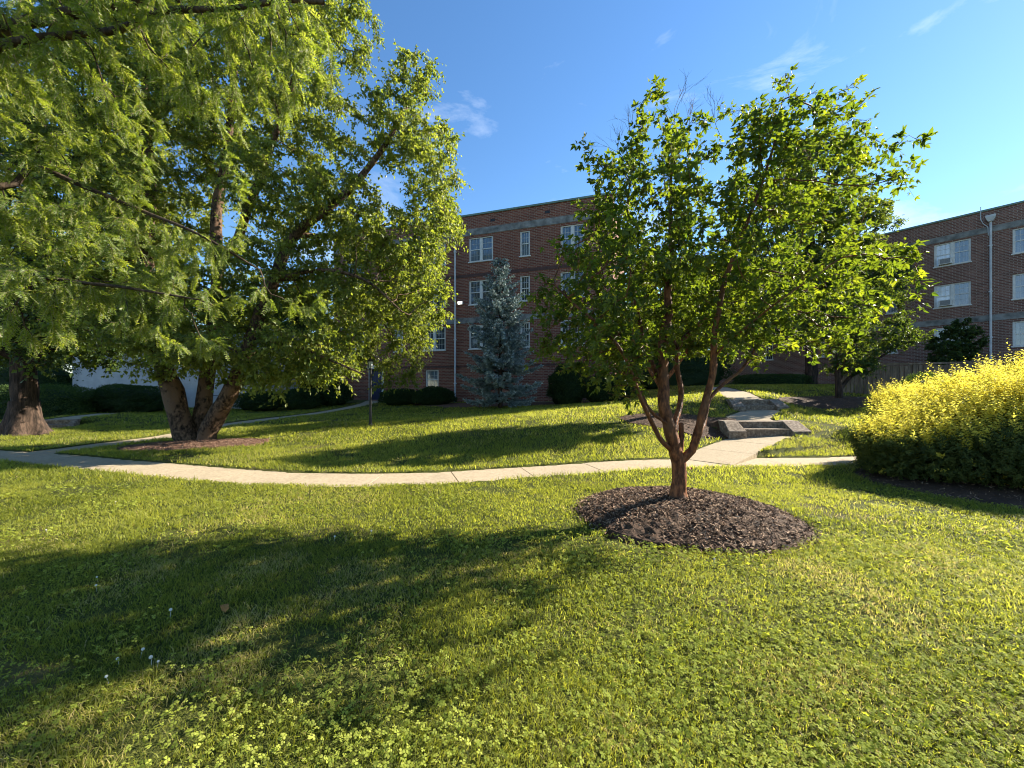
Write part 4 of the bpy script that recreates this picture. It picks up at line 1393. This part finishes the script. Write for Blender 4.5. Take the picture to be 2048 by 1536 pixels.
# ------------------------------------------------------------------ shrubs and hedges
def shrub(name, label, c, rad, nleaf, size, mat='hedge_leaf', box=2.0, group=None, rotz=0.0, colour=(0.1, 0.7), shell=0.16, cat='shrub'):
    """clipped or rounded shrub: branching inside, leaves through its outer shell"""
    c = np.asarray(c, float)
    n = nleaf
    v = nrm(rng.standard_normal((n, 3)))
    v[:, 2] = np.where(v[:, 2] < -0.35, -v[:, 2], v[:, 2])
    p = 1.0 / (np.abs(v) ** box).sum(1) ** (1 / box)          # superellipsoid
    dep = 1 - shell * rng.random(n) ** 1.5 + 0.05 * rng.standard_normal(n) * 0.6
    lump = 1 + 0.07 * np.sin(5 * v[:, 0] + c[0]) * np.sin(4 * v[:, 1] + 1.3) + 0.05 * np.sin(9 * v[:, 2] + 3 * v[:, 0])
    pos = v * (p * dep * lump)[:, None] * rad
    cs, sn = math.cos(rotz), math.sin(rotz)
    Rm = np.array([[cs, -sn, 0], [sn, cs, 0], [0, 0, 1]])
    pos = pos @ Rm.T + [0, 0, rad[2] * 0.62]
    vn = nrm((v / rad)) @ Rm.T
    d = nrm(vn * 0.6 + rng.standard_normal((n, 3)) * 0.7 + [0, 0, 0.2])
    nm = nrm(vn + rng.standard_normal((n, 3)) * 0.7)
    sz = size * (0.6 + 0.8 * rng.random(n))
    V, Fq, nv = leaf_mesh(pos, d, nm, sz, sz * 0.3)
    t = thing(name, label, cat, c, 0, group)
    col = np.clip(colour[0] + (colour[1] - colour[0]) * rng.random(n), 0, 1)
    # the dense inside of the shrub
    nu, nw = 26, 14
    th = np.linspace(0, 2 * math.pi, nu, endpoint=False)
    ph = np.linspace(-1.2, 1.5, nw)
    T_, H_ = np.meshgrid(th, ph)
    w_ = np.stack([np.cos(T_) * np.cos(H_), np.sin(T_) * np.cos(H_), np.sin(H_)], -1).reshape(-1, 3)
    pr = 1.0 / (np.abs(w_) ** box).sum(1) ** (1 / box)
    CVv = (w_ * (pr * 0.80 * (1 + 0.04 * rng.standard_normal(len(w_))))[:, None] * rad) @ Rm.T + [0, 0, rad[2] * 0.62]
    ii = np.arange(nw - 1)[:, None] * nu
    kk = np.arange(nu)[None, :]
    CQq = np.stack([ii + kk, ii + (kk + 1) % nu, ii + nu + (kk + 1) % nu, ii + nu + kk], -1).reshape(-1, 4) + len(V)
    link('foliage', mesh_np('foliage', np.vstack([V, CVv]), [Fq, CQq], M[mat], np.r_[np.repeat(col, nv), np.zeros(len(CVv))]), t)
    b = MB()
    for _ in range(26):
        w = nrm(rng.standard_normal(3))
        w[2] = abs(w[2])
        e = (w * rad * 0.82) @ Rm.T + [0, 0, rad[2] * 0.5]
        b.tube([(e[0] * 0.1, e[1] * 0.1, -0.05), (e[0] * 0.5, e[1] * 0.5, e[2] * 0.45), tuple(e)], [0.022, 0.014, 0.005], 5)
    b.build('branches', M['dark_bark'], t)
    return t


def at(px, Y):
    x = (px - 1024) / F * Y
    return np.array([x, Y, G(x, Y)])


shrub('clipped_hedge', 'broad clipped hedge behind the flared trunk at the left edge', at(70, 20.5), (2.9, 1.2, 1.02), 15000, 0.075, box=3.2, cat='hedge', colour=(0.35, 1.0))
shrub('rounded_shrub', 'dark dome shaped shrub in front of the white clapboard wall', at(256, 22.0), (2.15, 1.3, 0.92), 12000, 0.07, box=2.6, colour=(0.0, 0.5))
for px, Yd, r3, lb in ((600, 25.5, (1.4, 0.9, 0.8), 'dark shrub under the birch boughs left of the entrance walk'), (668, 26.6, (1.2, 0.9, 0.95), 'dark shrub beside the blue entrance door'),
                       (800, 25.6, (1.3, 0.8, 0.62), 'low dark shrub right of the lamp post by the wall'), (868, 25.1, (1.4, 0.8, 0.68), 'low dark shrub under the basement window beside the drainpipe'),
                       (520, 25.0, (1.5, 1.0, 0.75), 'dark shrub at the right end of the white wall')):
    shrub('foundation_shrub', lb, at(px, Yd), r3, 5200, 0.085, group='dark shrubs along the main building', colour=(0.0, 0.4))
shrub('rounded_shrub', 'tall rounded dark shrub right of the spruce', at(1136, 21.6), (1.15, 0.95, 1.3), 7000, 0.08, colour=(0.0, 0.45))
shrub('foundation_shrub', 'dark shrub behind the stems of the front maple by the wall end', at(1215, 21.2), (1.5, 0.9, 0.9), 6500, 0.085, group='dark shrubs along the main building', colour=(0.0, 0.4))
shrub('foundation_shrub', 'large dark shrub in the gap beyond the end of the main building', at(1345, 28.5), (4.2, 1.2, 1.75), 9000, 0.11, box=3.2, colour=(0.0, 0.5))
shrub('clipped_hedge', 'dark tall hedge behind the broad trunk at the far left', at(-30, 25.5), (6.8, 1.2, 2.0), 17000, 0.11, box=3.5, cat='hedge', colour=(0.0, 0.5))
shrub('foundation_shrub', 'tall dark evergreen shrub between the white house and the main brick building', at(640, 31.0), (2.0, 1.2, 2.3), 7000, 0.11, colour=(0.0, 0.5))
shrub('clipped_hedge', 'low hedge at the far end of the shaded lawn', at(1545, 27.0), (2.6, 0.6, 0.42), 5000, 0.09, box=3.5, cat='hedge', colour=(0.3, 0.9))
shrub('rounded_shrub', 'low rounded green shrub showing over the golden bush by the fence', at(1852, 13.6), (1.05, 0.9, 0.85), 6500, 0.05, colour=(0.4, 1.0))


def golden(name, label, c, rad, nshoot, seed, lowside=0.0):
    """loose golden leaved shrub: arching stems ending in upright leafy shoots"""
    c = np.asarray(c, float)
    v = nrm(rng.standard_normal((nshoot, 3)) * [1, 1, 0.9])
    v[:, 2] = np.where(v[:, 2] < -0.72, -v[:, 2] * 0.9, v[:, 2])
    lump = 1 + 0.08 * np.sin(6.1 * v[:, 0] + seed) * np.sin(5.7 * v[:, 1] + 1) + 0.04 * np.sin(9 * v[:, 0] - 6 * v[:, 2])
    dep = 1 - 0.45 * rng.random(nshoot) ** 1.7
    base = v * (lump * dep)[:, None] * rad + [0, 0, rad[2] * 0.72]
    base[:, 2] = np.maximum(base[:, 2], 0.06 + 0.1 * rng.random(nshoot))
    sl = np.clip((base[:, 0] + rad[0]) / (0.85 * rad[0]), 0, 1)
    base[:, 2] *= 1 - lowside * (1 - sl * sl * (3 - 2 * sl))
    lead = rng.uniform(-1, 1, (int(30 * rad[0]), 2)) * rad[:2] * 0.92
    lh = rng.uniform(0.10, 0.34, len(lead)) * min(1.0, rad[2])
    dl = np.hypot(base[:, None, 0] - lead[None, :, 0], base[:, None, 1] - lead[None, :, 1])
    base[:, 2] += (lh[None] * np.exp(-(dl / 0.13) ** 2)).max(1) * np.clip((base[:, 2] - 0.5 * rad[2]) / (0.5 * rad[2]), 0, 1)
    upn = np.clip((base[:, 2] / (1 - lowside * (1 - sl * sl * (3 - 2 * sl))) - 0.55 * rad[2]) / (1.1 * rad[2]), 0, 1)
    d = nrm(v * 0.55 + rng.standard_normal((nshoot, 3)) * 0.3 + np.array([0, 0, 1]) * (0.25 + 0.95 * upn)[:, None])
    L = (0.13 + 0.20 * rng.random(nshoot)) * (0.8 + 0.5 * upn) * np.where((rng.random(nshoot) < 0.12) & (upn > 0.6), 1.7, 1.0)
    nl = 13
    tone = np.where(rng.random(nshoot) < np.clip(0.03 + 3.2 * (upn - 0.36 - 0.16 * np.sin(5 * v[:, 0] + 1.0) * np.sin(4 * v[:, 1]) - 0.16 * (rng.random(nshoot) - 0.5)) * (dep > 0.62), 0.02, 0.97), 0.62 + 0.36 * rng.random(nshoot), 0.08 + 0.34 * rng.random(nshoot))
    s = nrm(np.cross(d, rng.standard_normal((nshoot, 3))))
    u = np.cross(d, s)
    Ps, Ds, Ns, Ss, Cs = [], [], [], [], []
    for j in range(nl):
        f = (j + 0.5) / nl
        an = (j // 2) * 1.57 + (j % 2) * math.pi
        rd = s * math.cos(an) + u * math.sin(an)
        Ps.append(base + d * (L * f)[:, None])
        Ds.append(nrm(rd + d * 0.55 + rng.standard_normal((nshoot, 3)) * 0.18))
        Ns.append(nrm(d * 0.8 - rd * 0.3 + rng.standard_normal((nshoot, 3)) * 0.3))
        Ss.append((0.052 + 0.026 * rng.random(nshoot)) * (1.15 - 0.6 * f))
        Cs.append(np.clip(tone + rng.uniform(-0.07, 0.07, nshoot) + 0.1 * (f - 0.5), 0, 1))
    Sz = np.concatenate(Ss)
    V, Fq, nv = leaf_mesh(np.concatenate(Ps), np.concatenate(Ds), np.concatenate(Ns), Sz, Sz * 0.26)
    t = thing(name, label, 'shrub', c)
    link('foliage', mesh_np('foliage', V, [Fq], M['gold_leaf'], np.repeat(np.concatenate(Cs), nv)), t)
    b = MB()
    for _ in range(90):
        k_ = rng.integers(nshoot)
        e = base[k_]
        x0, y0 = e[0] * 0.18 + rng.uniform(-.1, .1), e[1] * 0.18 + rng.uniform(-.1, .1)
        b.tube([(x0, y0, -0.05), (e[0] * 0.45, e[1] * 0.45, e[2] * 0.5 + 0.1), (e[0] * 0.8, e[1] * 0.8, e[2] * 0.85), tuple(e)], [0.014, 0.011, 0.007, 0.003], 5)
    b.build('stems', M['dark_bark'], t)
    return t


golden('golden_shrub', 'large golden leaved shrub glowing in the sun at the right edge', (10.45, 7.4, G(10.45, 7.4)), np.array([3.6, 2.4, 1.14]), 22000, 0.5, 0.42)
golden('golden_shrub', 'smaller dull golden shrub behind the left end of the large golden one', (11.35, 11.8, G(11.35, 11.8)), np.array([0.6, 0.6, 0.66]), 900, 2.0)

# ------------------------------------------------------------------ buildings
def fu(px, O, e):
    r_ = (px - 1024) / F
    return (r_ * O[1] - O[0]) / (e[0] - r_ * e[1])


def facade(openings, u0, u1, z0, z1, rev=0.13):
    """wall sheet with real openings and their reveals; y = 0 is the outer face"""
    us = sorted({u0, u1, *[o[0] for o in openings], *[o[1] for o in openings]})
    zs = sorted({z0, z1, *[o[2] for o in openings], *[o[3] for o in openings]})
    mb = MB()
    for a, b in zip(us[:-1], us[1:]):
        for c, d in zip(zs[:-1], zs[1:]):
            mu, mz = (a + b) / 2, (c + d) / 2
            if any(o[0] < mu < o[1] and o[2] < mz < o[3] for o in openings):
                continue
            mb.add([(a, 0, c), (b, 0, c), (b, 0, d), (a, 0, d)], [[(0, 1, 2, 3)]])
    for a, b, c, d in openings:
        mb.add([(a, 0, c), (a, rev, c), (a, rev, d), (a, 0, d)], [[(0, 1, 2, 3)]])
        mb.add([(b, 0, c), (b, rev, c), (b, rev, d), (b, 0, d)], [[(3, 2, 1, 0)]])
        mb.add([(a, 0, c), (b, 0, c), (b, rev, c), (a, rev, c)], [[(0, 1, 2, 3)]])
        mb.add([(a, 0, d), (b, 0, d), (b, rev, d), (a, rev, d)], [[(3, 2, 1, 0)]])
    return mb


def window(parent, u0, u1, z0, z1, sashes, glassmat, muntin=True, rev=0.13, ac=False):
    """double hung window: frame, meeting rails, muntins, projecting sill; pane is its sub-part"""
    fr = MB()
    y0, y1 = rev - 0.085, rev + 0.0
    w = 0.065
    fr.box(u0, u0 + w, y0, y1, z0, z1).box(u1 - w, u1, y0, y1, z0, z1)
    fr.box(u0 + w, u1 - w, y0, y1, z1 - w, z1).box(u0 - 0.05, u1 + 0.05, -0.06, y1 - 0.003, z0 - 0.075, z0 - 0.003).box(u0 + w, u1 - w, y0, y1, z0, z0 + 0.05)
    wd = (u1 - u0 - 2 * w) / sashes
    zm = (z0 + z1) / 2
    panes = []
    for k in range(sashes):
        pane = MB()
        panes.append(pane)
        a, b = u0 + w + k * wd, u0 + w + (k + 1) * wd
        if k:
            fr.box(a - 0.07, a + 0.07, y0 - 0.004, y1, z0 + 0.05, z1 - w)
            a += 0.07
        if k < sashes - 1:
            b -= 0.07
        fr.box(a, b, y0 + 0.022, y1 - 0.006, zm - 0.025, zm + 0.03)
        s_ = 0.045
        for zz0, zz1, yy in ((z0 + 0.05, zm - 0.025, 0.035), (zm + 0.03, z1 - w, 0.02)):
            fr.box(a, a + s_, y0 + yy, y1 - 0.008, zz0, zz1).box(b - s_, b, y0 + yy, y1 - 0.008, zz0, zz1)
            if muntin:
                for q in (1, 2):
                    um = a + s_ + (b - a - 2 * s_) * q / 3
                    fr.box(um - 0.008, um + 0.008, y0 + yy + 0.018, y1 - 0.012, zz0, zz1)
                zc = (zz0 + zz1) / 2
                fr.box(a + s_, b - s_, y0 + yy + 0.022, y1 - 0.014, zc - 0.008, zc + 0.008)
        pane.box(a + 0.01, b - 0.01, y1 - 0.028, y1 - 0.018, z0 + 0.06, z1 - w - 0.005)
    o = fr.build('window', M['white_paint'], parent)
    for k, pane in enumerate(panes):
        pane.build('pane', M[glassmat[k] if isinstance(glassmat, tuple) else glassmat], o)
    return o


TOPZ = 13.0
ROWS = [(10.0, 11.55), (7.2, 8.75), (4.3, 5.85)]


def apartment(label, O, e, u0, u1, openings, zbase, bands, depth, pipes, courses=(), brick='brick'):
    ang = math.atan2(e[1], e[0])
    t = thing('apartment_building', label, 'building', (O[0], O[1], 0), ang)
    wall = facade([o[:4] for o in openings], u0, u1, zbase, TOPZ)
    wall.add([(u0, 0, zbase), (u0, depth, zbase), (u0, depth, TOPZ), (u0, 0, TOPZ)], [[(0, 3, 2, 1)]])
    wall.add([(u1, 0, zbase), (u1, depth, zbase), (u1, depth, TOPZ), (u1, 0, TOPZ)], [[(0, 1, 2, 3)]])
    wall.add([(u0, depth, zbase), (u1, depth, zbase), (u1, depth, TOPZ), (u0, depth, TOPZ)], [[(3, 2, 1, 0)]])
    wall.build('wall', M[brick], t)
    MB().box(u0 + 0.02, u1 - 0.02, 0.25, depth - 0.02, TOPZ - 0.5, TOPZ - 0.42).build('roof', M['roofing'], t)
    MB().box(u0 - 0.06, u1 + 0.06, -0.07, 0.32, TOPZ, TOPZ + 0.12).build('coping', M['coping'], t, 0.01)
    MB().box(u0 + 0.05, u1 - 0.05, 0.6, depth - 0.3, zbase, TOPZ - 0.6).build('interior', M['roofing'], t)
    for a, b in bands:
        MB().box(u0 - 0.02, u1 + 0.02, -0.035, -0.002, a, b).build('concrete_band', M['concrete_band'], t)
    for a, b in courses:
        MB().box(u0 - 0.01, u1 + 0.01, -0.022, -0.002, a, b).build('brick_course', M['brick_dark'], t)
    for u in pipes:
        zb = 0.4
        m = MB()
        m.tube([(u, -0.13, zb), (u, -0.13, TOPZ - 0.75)], 0.058, 10)
        for zz in np.arange(2.0, TOPZ - 1, 2.9):
            m.box(u - 0.085, u + 0.085, -0.19, -0.037, zz, zz + 0.06)
        d = m.build('drainpipe', M['pipe_paint'], t, smooth=False)
        MB().add([(u - 0.10, -0.26, TOPZ - 0.75), (u + 0.10, -0.26, TOPZ - 0.75), (u + 0.10, -0.04, TOPZ - 0.75), (u - 0.10, -0.04, TOPZ - 0.75),
                  (u - 0.21, -0.33, TOPZ - 0.50), (u + 0.21, -0.33, TOPZ - 0.50), (u + 0.21, -0.04, TOPZ - 0.50), (u - 0.21, -0.04, TOPZ - 0.50),
                  (u - 0.21, -0.33, TOPZ - 0.36), (u + 0.21, -0.33, TOPZ - 0.36), (u + 0.21, -0.04, TOPZ - 0.36), (u - 0.21, -0.04, TOPZ - 0.36)],
                 [[(0, 3, 2, 1), (0, 1, 5, 4), (1, 2, 6, 5), (2, 3, 7, 6), (3, 0, 4, 7), (4, 5, 9, 8), (5, 6, 10, 9), (6, 7, 11, 10), (7, 4, 8, 11), (8, 9, 10, 11)]]).build('hopper', M['pipe_paint'], d)
    for o in openings:
        if o[4] > 0:
            window(t, o[0], o[1], o[2], o[3], o[4], o[5])
    return t


# main building
O1, e1 = np.array([-2.59, 26.2]), nrm(np.array([0.946, -0.324]))
U = lambda px: fu(px, O1, e1)
op = []
for rr, (a, b) in enumerate(ROWS):
    gm = 'glass_curtain' if rr == 0 else 'glass'
    op.append((U(938), U(986), a, b, 2, gm))
    op.append((U(1040), U(1060), a, b, 1, gm))
    op.append((U(1121), U(1169), a, b, 2, gm))
    op.append((U(846), U(891), a, b, 2, 'glass'))
    op.append((U(788), U(806), a, b, 1, 'glass'))
    op.append((U(690), U(728), a, b, 2, 'glass'))
op.append((U(851), U(877), 1.65, 2.95, 1, 'glass_curtain'))
op.append((U(1121), U(1150), 1.75, 2.95, 1, 'glass'))
du0, du1 = U(742), U(764)
op.append((du0, du1, 0.9, 3.1, 0, None))
main = apartment('red brick apartment building behind the spruce, with white double hung windows', O1, e1, U(668), U(1226), op, -0.3, [(11.72, 12.14), (5.98, 6.34)], 11.0, [U(912)], [(9.0, 9.2), (3.1, 3.22)])
MB().box(du0 + 0.05, du1 - 0.05, 0.06, 0.11, 0.9, 2.95).build('door', M['door_blue'], main, 0.01)
dh = MB().box(du0 - 0.16, du0 - 0.002, -0.05, 0.1, 0.7, 3.1).box(du1 + 0.002, du1 + 0.16, -0.05, 0.1, 0.7, 3.1).box(du0 - 0.22, du1 + 0.22, -0.09, 0.1, 3.102, 3.35)
dh.build('door_surround', M['white_paint'], main)
for u in (U(955) + 0.9, U(1010) + 2.6):
    MB().box(u, u + 0.32, -0.006, 0.02, 12.45, 12.62).build('vent', M['metal_black'], main)
# flood light on the wall beside the drainpipe
m_, nt, out = nodes_of('lamp_lens')
em = N(nt, 'ShaderNodeEmission', Strength=2.5)
em.inputs['Color'].default_value = (1.0, 0.97, 0.92, 1)
nt.links.new(em.outputs[0], out.inputs[0])
M['lamp_lens'] = m_
lu, lz = U(922), CAMH + (HOR - 607) / F * (O1[1] + e1[1] * U(922))
wl = MB().box(lu - 0.17, lu + 0.17, -0.16, -0.001, lz - 0.09, lz + 0.13).build('wall_lamp', M['white_paint'], main, 0.03)
MB().box(lu - 0.145, lu + 0.145, -0.172, -0.163, lz - 0.07, lz + 0.10).build('lens', M['lamp_lens'], wl, 0.003)

# right hand building
O2, e2 = np.array([29.4, 26.7]), nrm(np.array([0.586, -0.81]))
U2 = lambda px: fu(px, O2, e2)
op = []
for rr, (a, b) in enumerate(ROWS):
    op.append((U2(1868), U2(1942), a, b - 0.05, 2, ('glass_white', 'glass_blind') if rr < 2 else 'glass_blind'))
    op.append((U2(2025), U2(2110), a, b - 0.05, 2, 'glass_blind'))
    op.append((U2(1772), U2(1795), a, b - 0.05, 1, 'glass_blind'))
    op.append((U2(1620), U2(1670), a, b - 0.05, 2, 'glass'))
    op.append((U2(1530), U2(1546), a, b - 0.05, 1, 'glass'))
    op.append((U2(2025) + 5.0, U2(2025) + 6.9, a, b - 0.05, 2, 'glass_blind'))
right = apartment('brick apartment building at the right edge with a tall drainpipe', O2, e2, -16.0, 13.0, op, 0.5, [(11.62, 11.97), (5.98, 6.36)], 11.0, [U2(1982)], (), 'brick_hazed')
cb = MB()
up = U2(1982)
cb.tube([(up - 0.42, -0.05, TOPZ + 0.35), (up - 0.42, -0.06, TOPZ - 0.45), (up - 0.33, -0.06, TOPZ - 0.75), (up - 0.12, -0.08, TOPZ - 1.05), (up - 0.10, -0.08, TOPZ - 1.6)], 0.022, 6)
cb.build('cable', M['pipe_paint'], right)
ca, sa = math.cos(math.atan2(e2[1], e2[0])), math.sin(math.atan2(e2[1], e2[0]))
for rr, lb in ((0, 'window air conditioner in the top floor window beside the drainpipe'), (1, 'window air conditioner in the middle floor window, directly below another')):
    a = ROWS[rr][0]
    u0_ = U2(1868) + 0.22
    w3 = O2 + e2 * (u0_ + 0.32)
    t = thing('air_conditioner', lb, 'air conditioner', (w3[0], w3[1], a + 0.055), math.atan2(e2[1], e2[0]), 'window air conditioners')
    MB().box(-0.31, 0.31, -0.22, 0.10, 0.0, 0.40).build('casing', M['ac_metal'], t, 0.015)
    MB().box(-0.24, 0.24, -0.228, -0.2205, 0.05, 0.35).build('grille', M['ac_grille'], t)

# white clapboard house, mostly hidden by the trees
O3 = np.array([-19.5, 25.5])
t = thing('clapboard_house', 'low white clapboard house glimpsed under the boughs at the left', 'house', (O3[0], O3[1], 0.3), 0.06)
w = MB()
for k_ in range(26):
    z0 = 0.05 + k_ * 0.15
    V = [(-8, -0.018, z0), (3.6, -0.018, z0), (3.6, 0.004, z0 + 0.15), (-8, 0.004, z0 + 0.15), (-8, 0.01, z0), (3.6, 0.01, z0)]
    w.add(V, [[(0, 1, 2, 3), (0, 4, 5, 1)]])
w.box(-8, 3.6, 0.012, 7, -0.4, 3.95)
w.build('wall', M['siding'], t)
MB().add([(-8.4, -0.5, 3.9), (4.0, -0.5, 3.9), (4.0, 3.5, 5.4), (-8.4, 3.5, 5.4), (4.0, 7.5, 3.9), (-8.4, 7.5, 3.9), (-8.4, -0.5, 3.75), (4.0, -0.5, 3.75), (4.0, 7.5, 3.75), (-8.4, 7.5, 3.75)],
         [[(0, 1, 2, 3), (3, 2, 4, 5), (6, 7, 1, 0), (9, 5, 4, 8), (6, 9, 8, 7)], [(0, 3, 5, 9, 6)], [(1, 7, 8, 4, 2)]]).build('roof', M['shingle'], t)
rl = MB()
for u in (0.6, 1.4, 2.2, 3.0):
    rl.tube([(u, -0.9, -0.1), (u, -0.9, 0.95)], 0.018, 6)
rl.tube([(0.6, -0.9, 0.95), (3.0, -0.9, 0.95)], 0.02, 6)
rl.build('railing', M['metal_black'], t)

# ------------------------------------------------------------------ fence
fa, fb = P(1684, 795, 18.2), P(2090, 795, 15.5)
fa[2], fb[2] = G(fa[0], fa[1]), G(fb[0], fb[1])
L = float(np.hypot(fb[0] - fa[0], fb[1] - fa[1]))
t = thing('board_fence', 'weathered wooden board fence in the shade below the right hand building', 'fence', (fa[0], fa[1], 1.21), math.atan2(fb[1] - fa[1], fb[0] - fa[0]))
bd = MB()
x = 0.0
while x < L - 0.1:
    zt = 1.45 + random.uniform(-0.012, 0.012)
    bd.box(x, x + 0.135, random.uniform(-0.004, 0.004), 0.022 + random.uniform(0, 0.004), -0.5, zt)
    x += 0.153
bd.build('boards', M['fence_wood'], t)
rl = MB()
for z in (0.25, 0.85, 1.3):
    rl.box(0, L, 0.028, 0.075, z, z + 0.09)
rl.build('rails', M['fence_wood'], t)
MB().box(-0.02, L + 0.02, -0.035, 0.09, 1.475, 1.56).build('cap_rail', M['fence_wood'], t, 0.005)
for x in np.arange(0, L + 0.1, 2.4):
    MB().box(x, x + 0.1, -0.05, -0.006, -0.6, 1.47).build('post', M['fence_wood'], t, 0.005)

# ------------------------------------------------------------------ fallen leaves
for px, py, c_, lb in ((1381, 943, (0.30, 0.07, 0.03), 'small rust red fallen leaf on the grass right of the maple trunk'), (446, 1232, (0.34, 0.16, 0.04), 'small orange fallen leaf in the dappled shade of the lawn')):
    Yd = CAMH * F / (py - HOR)
    Xd = (px - 1024) / F * Yd
    a_ = np.linspace(0, 1, 7)
    w_ = 0.028 * np.sin(np.pi * a_ ** 0.8) * (1 + 0.25 * np.sin(12 * a_))
    mid = np.c_[0 * a_, (a_ - 0.5) * 0.085, 0.012 * np.sin(3 * a_) + 0.012]
    V = np.vstack([mid + np.c_[-w_, 0 * a_, 0.35 * w_], mid, mid + np.c_[w_, 0 * a_, 0.5 * w_]])
    Fq = [(r_ * 7 + q_, r_ * 7 + q_ + 1, (r_ + 1) * 7 + q_ + 1, (r_ + 1) * 7 + q_) for r_ in range(2) for q_ in range(6)]
    lm = mat_simple('dry_leaf', [(0.3, tuple(0.6 * x_ for x_ in c_)), (0.7, c_)], 40, 0.7, 0.2, 0.004)
    lo = link('fallen_leaf', mesh_np('fallen_leaf', V, [np.array(Fq)], lm), None, (Xd, Yd, G(Xd, Yd) + 0.03))
    lo.rotation_euler = (0.3, 0.2, 1.0 + px)
    tag(lo, lb, 'leaf')

# ------------------------------------------------------------------ lamp post
lx = at(741, 14.3)
t = thing('lamp_post', 'slim black lamp post with a small lantern on the lawn under the birch boughs', 'lamp post', lx)
MB().lathe([(0.075, -0.1), (0.075, 0.06), (0.055, 0.09), (0.05, 0.5), (0.042, 0.55), (0.04, 2.0), (0.055, 2.02), (0.055, 2.06)], 0, 0, 14).build('post', M['metal_black'], t, smooth=False)
mg, nt, out = nodes_of('lantern_glass')
gb_ = N(nt, 'ShaderNodeBsdfPrincipled', Roughness=0.25)
gb_.inputs['Base Color'].default_value = (0.55, 0.57, 0.6, 1)
nt.links.new(gb_.outputs[0], out.inputs[0])
la = MB().lathe([(0.07, 2.062), (0.10, 2.30)], 0, 0, 6).build('lantern', mg, t)
fr = MB()
for k_ in range(6):
    a = k_ * math.pi / 3
    fr.tube([(0.072 * math.cos(a), 0.072 * math.sin(a), 2.06), (0.103 * math.cos(a), 0.103 * math.sin(a), 2.31)], 0.007, 4)
fr.build('lantern_frame', M['metal_black'], la)
MB().lathe([(0.125, 2.302), (0.12, 2.32), (0.06, 2.40), (0.015, 2.43), (0.012, 2.47)], 0, 0, 12).build('lantern_cap', M['metal_black'], t)

# ------------------------------------------------------------------ sky, sun, camera
w = bpy.data.worlds.new('World')
scene.world = w
w.use_nodes = True
nt = w.node_tree
bg = nt.nodes['Background']
sky = nt.nodes.new('ShaderNodeTexSky')
sky.sky_type = 'NISHITA'
sky.sun_disc = False
sky.sun_elevation = SUN_EL
sky.sun_rotation = SUN_AZ
sky.altitude = 50
sky.air_density = 1.0
sky.dust_density = 0.05
sky.ozone_density = 3.0
hs = nt.nodes.new('ShaderNodeHueSaturation')
hs.inputs['Saturation'].default_value = 1.15
nt.links.new(sky.outputs[0], hs.inputs['Color'])
tc = nt.nodes.new('ShaderNodeTexCoord')
mpg = nt.nodes.new('ShaderNodeMapping')
mpg.inputs['Rotation'].default_value = (0.3, 0.5, 0.4)
mpg.inputs['Scale'].default_value = (1.6, 4.5, 6.0)
nt.links.new(tc.outputs['Generated'], mpg.inputs['Vector'])
cn = nt.nodes.new('ShaderNodeTexNoise')
cn.inputs['Scale'].default_value = 1.3
cn.inputs['Detail'].default_value = 7
cn.inputs['Roughness'].default_value = 0.6
cn.inputs['Distortion'].default_value = 0.6
nt.links.new(mpg.outputs[0], cn.inputs['Vector'])
mr = nt.nodes.new('ShaderNodeMapRange')
mr.inputs[1].default_value, mr.inputs[2].default_value, mr.inputs[4].default_value = 0.54, 0.80, 0.5
nt.links.new(cn.outputs['Fac'], mr.inputs[0])
mxs = nt.nodes.new('ShaderNodeMix')
mxs.data_type = 'RGBA'
nt.links.new(mr.outputs[0], mxs.inputs[0])
nt.links.new(hs.outputs[0], mxs.inputs[6])
mxs.inputs[7].default_value = (6.0, 6.4, 7.0, 1)
nt.links.new(mxs.outputs[2], bg.inputs[0])
bg.inputs[1].default_value = 0.074

sd = bpy.data.lights.new('sun', 'SUN')
sd.energy = 5.0
sd.angle = math.radians(0.55)
sd.color = (1.0, 0.91, 0.76)
so = bpy.data.objects.new('sun', sd)
COL.objects.link(so)
dirv = Vector((math.sin(SUN_AZ) * math.cos(SUN_EL), math.cos(SUN_AZ) * math.cos(SUN_EL), math.sin(SUN_EL)))
so.rotation_euler = dirv.to_track_quat('Z', 'Y').to_euler()
so.location = dirv * 40

cd = bpy.data.cameras.new('camera')
cd.sensor_width = 36
cd.lens = 36 * F / 2048
cd.shift_y = (HOR - 768) / 2048
cd.clip_start = 0.05
cd.clip_end = 2000
co_ = bpy.data.objects.new('camera', cd)
COL.objects.link(co_)
co_.location = (0, 0, CAMH)
co_.rotation_euler = (math.radians(90), 0, 0)
scene.camera = co_
scene.view_settings.view_transform = 'Standard'
scene.view_settings.look = 'None'
scene.view_settings.exposure = 1.82
scene.view_settings.gamma = 1.0
scene.cycles.max_bounces = 8
scene.cycles.pixel_filter_type = 'BLACKMAN_HARRIS'
scene.cycles.filter_width = 1.05
scene.cycles.transparent_max_bounces = 4
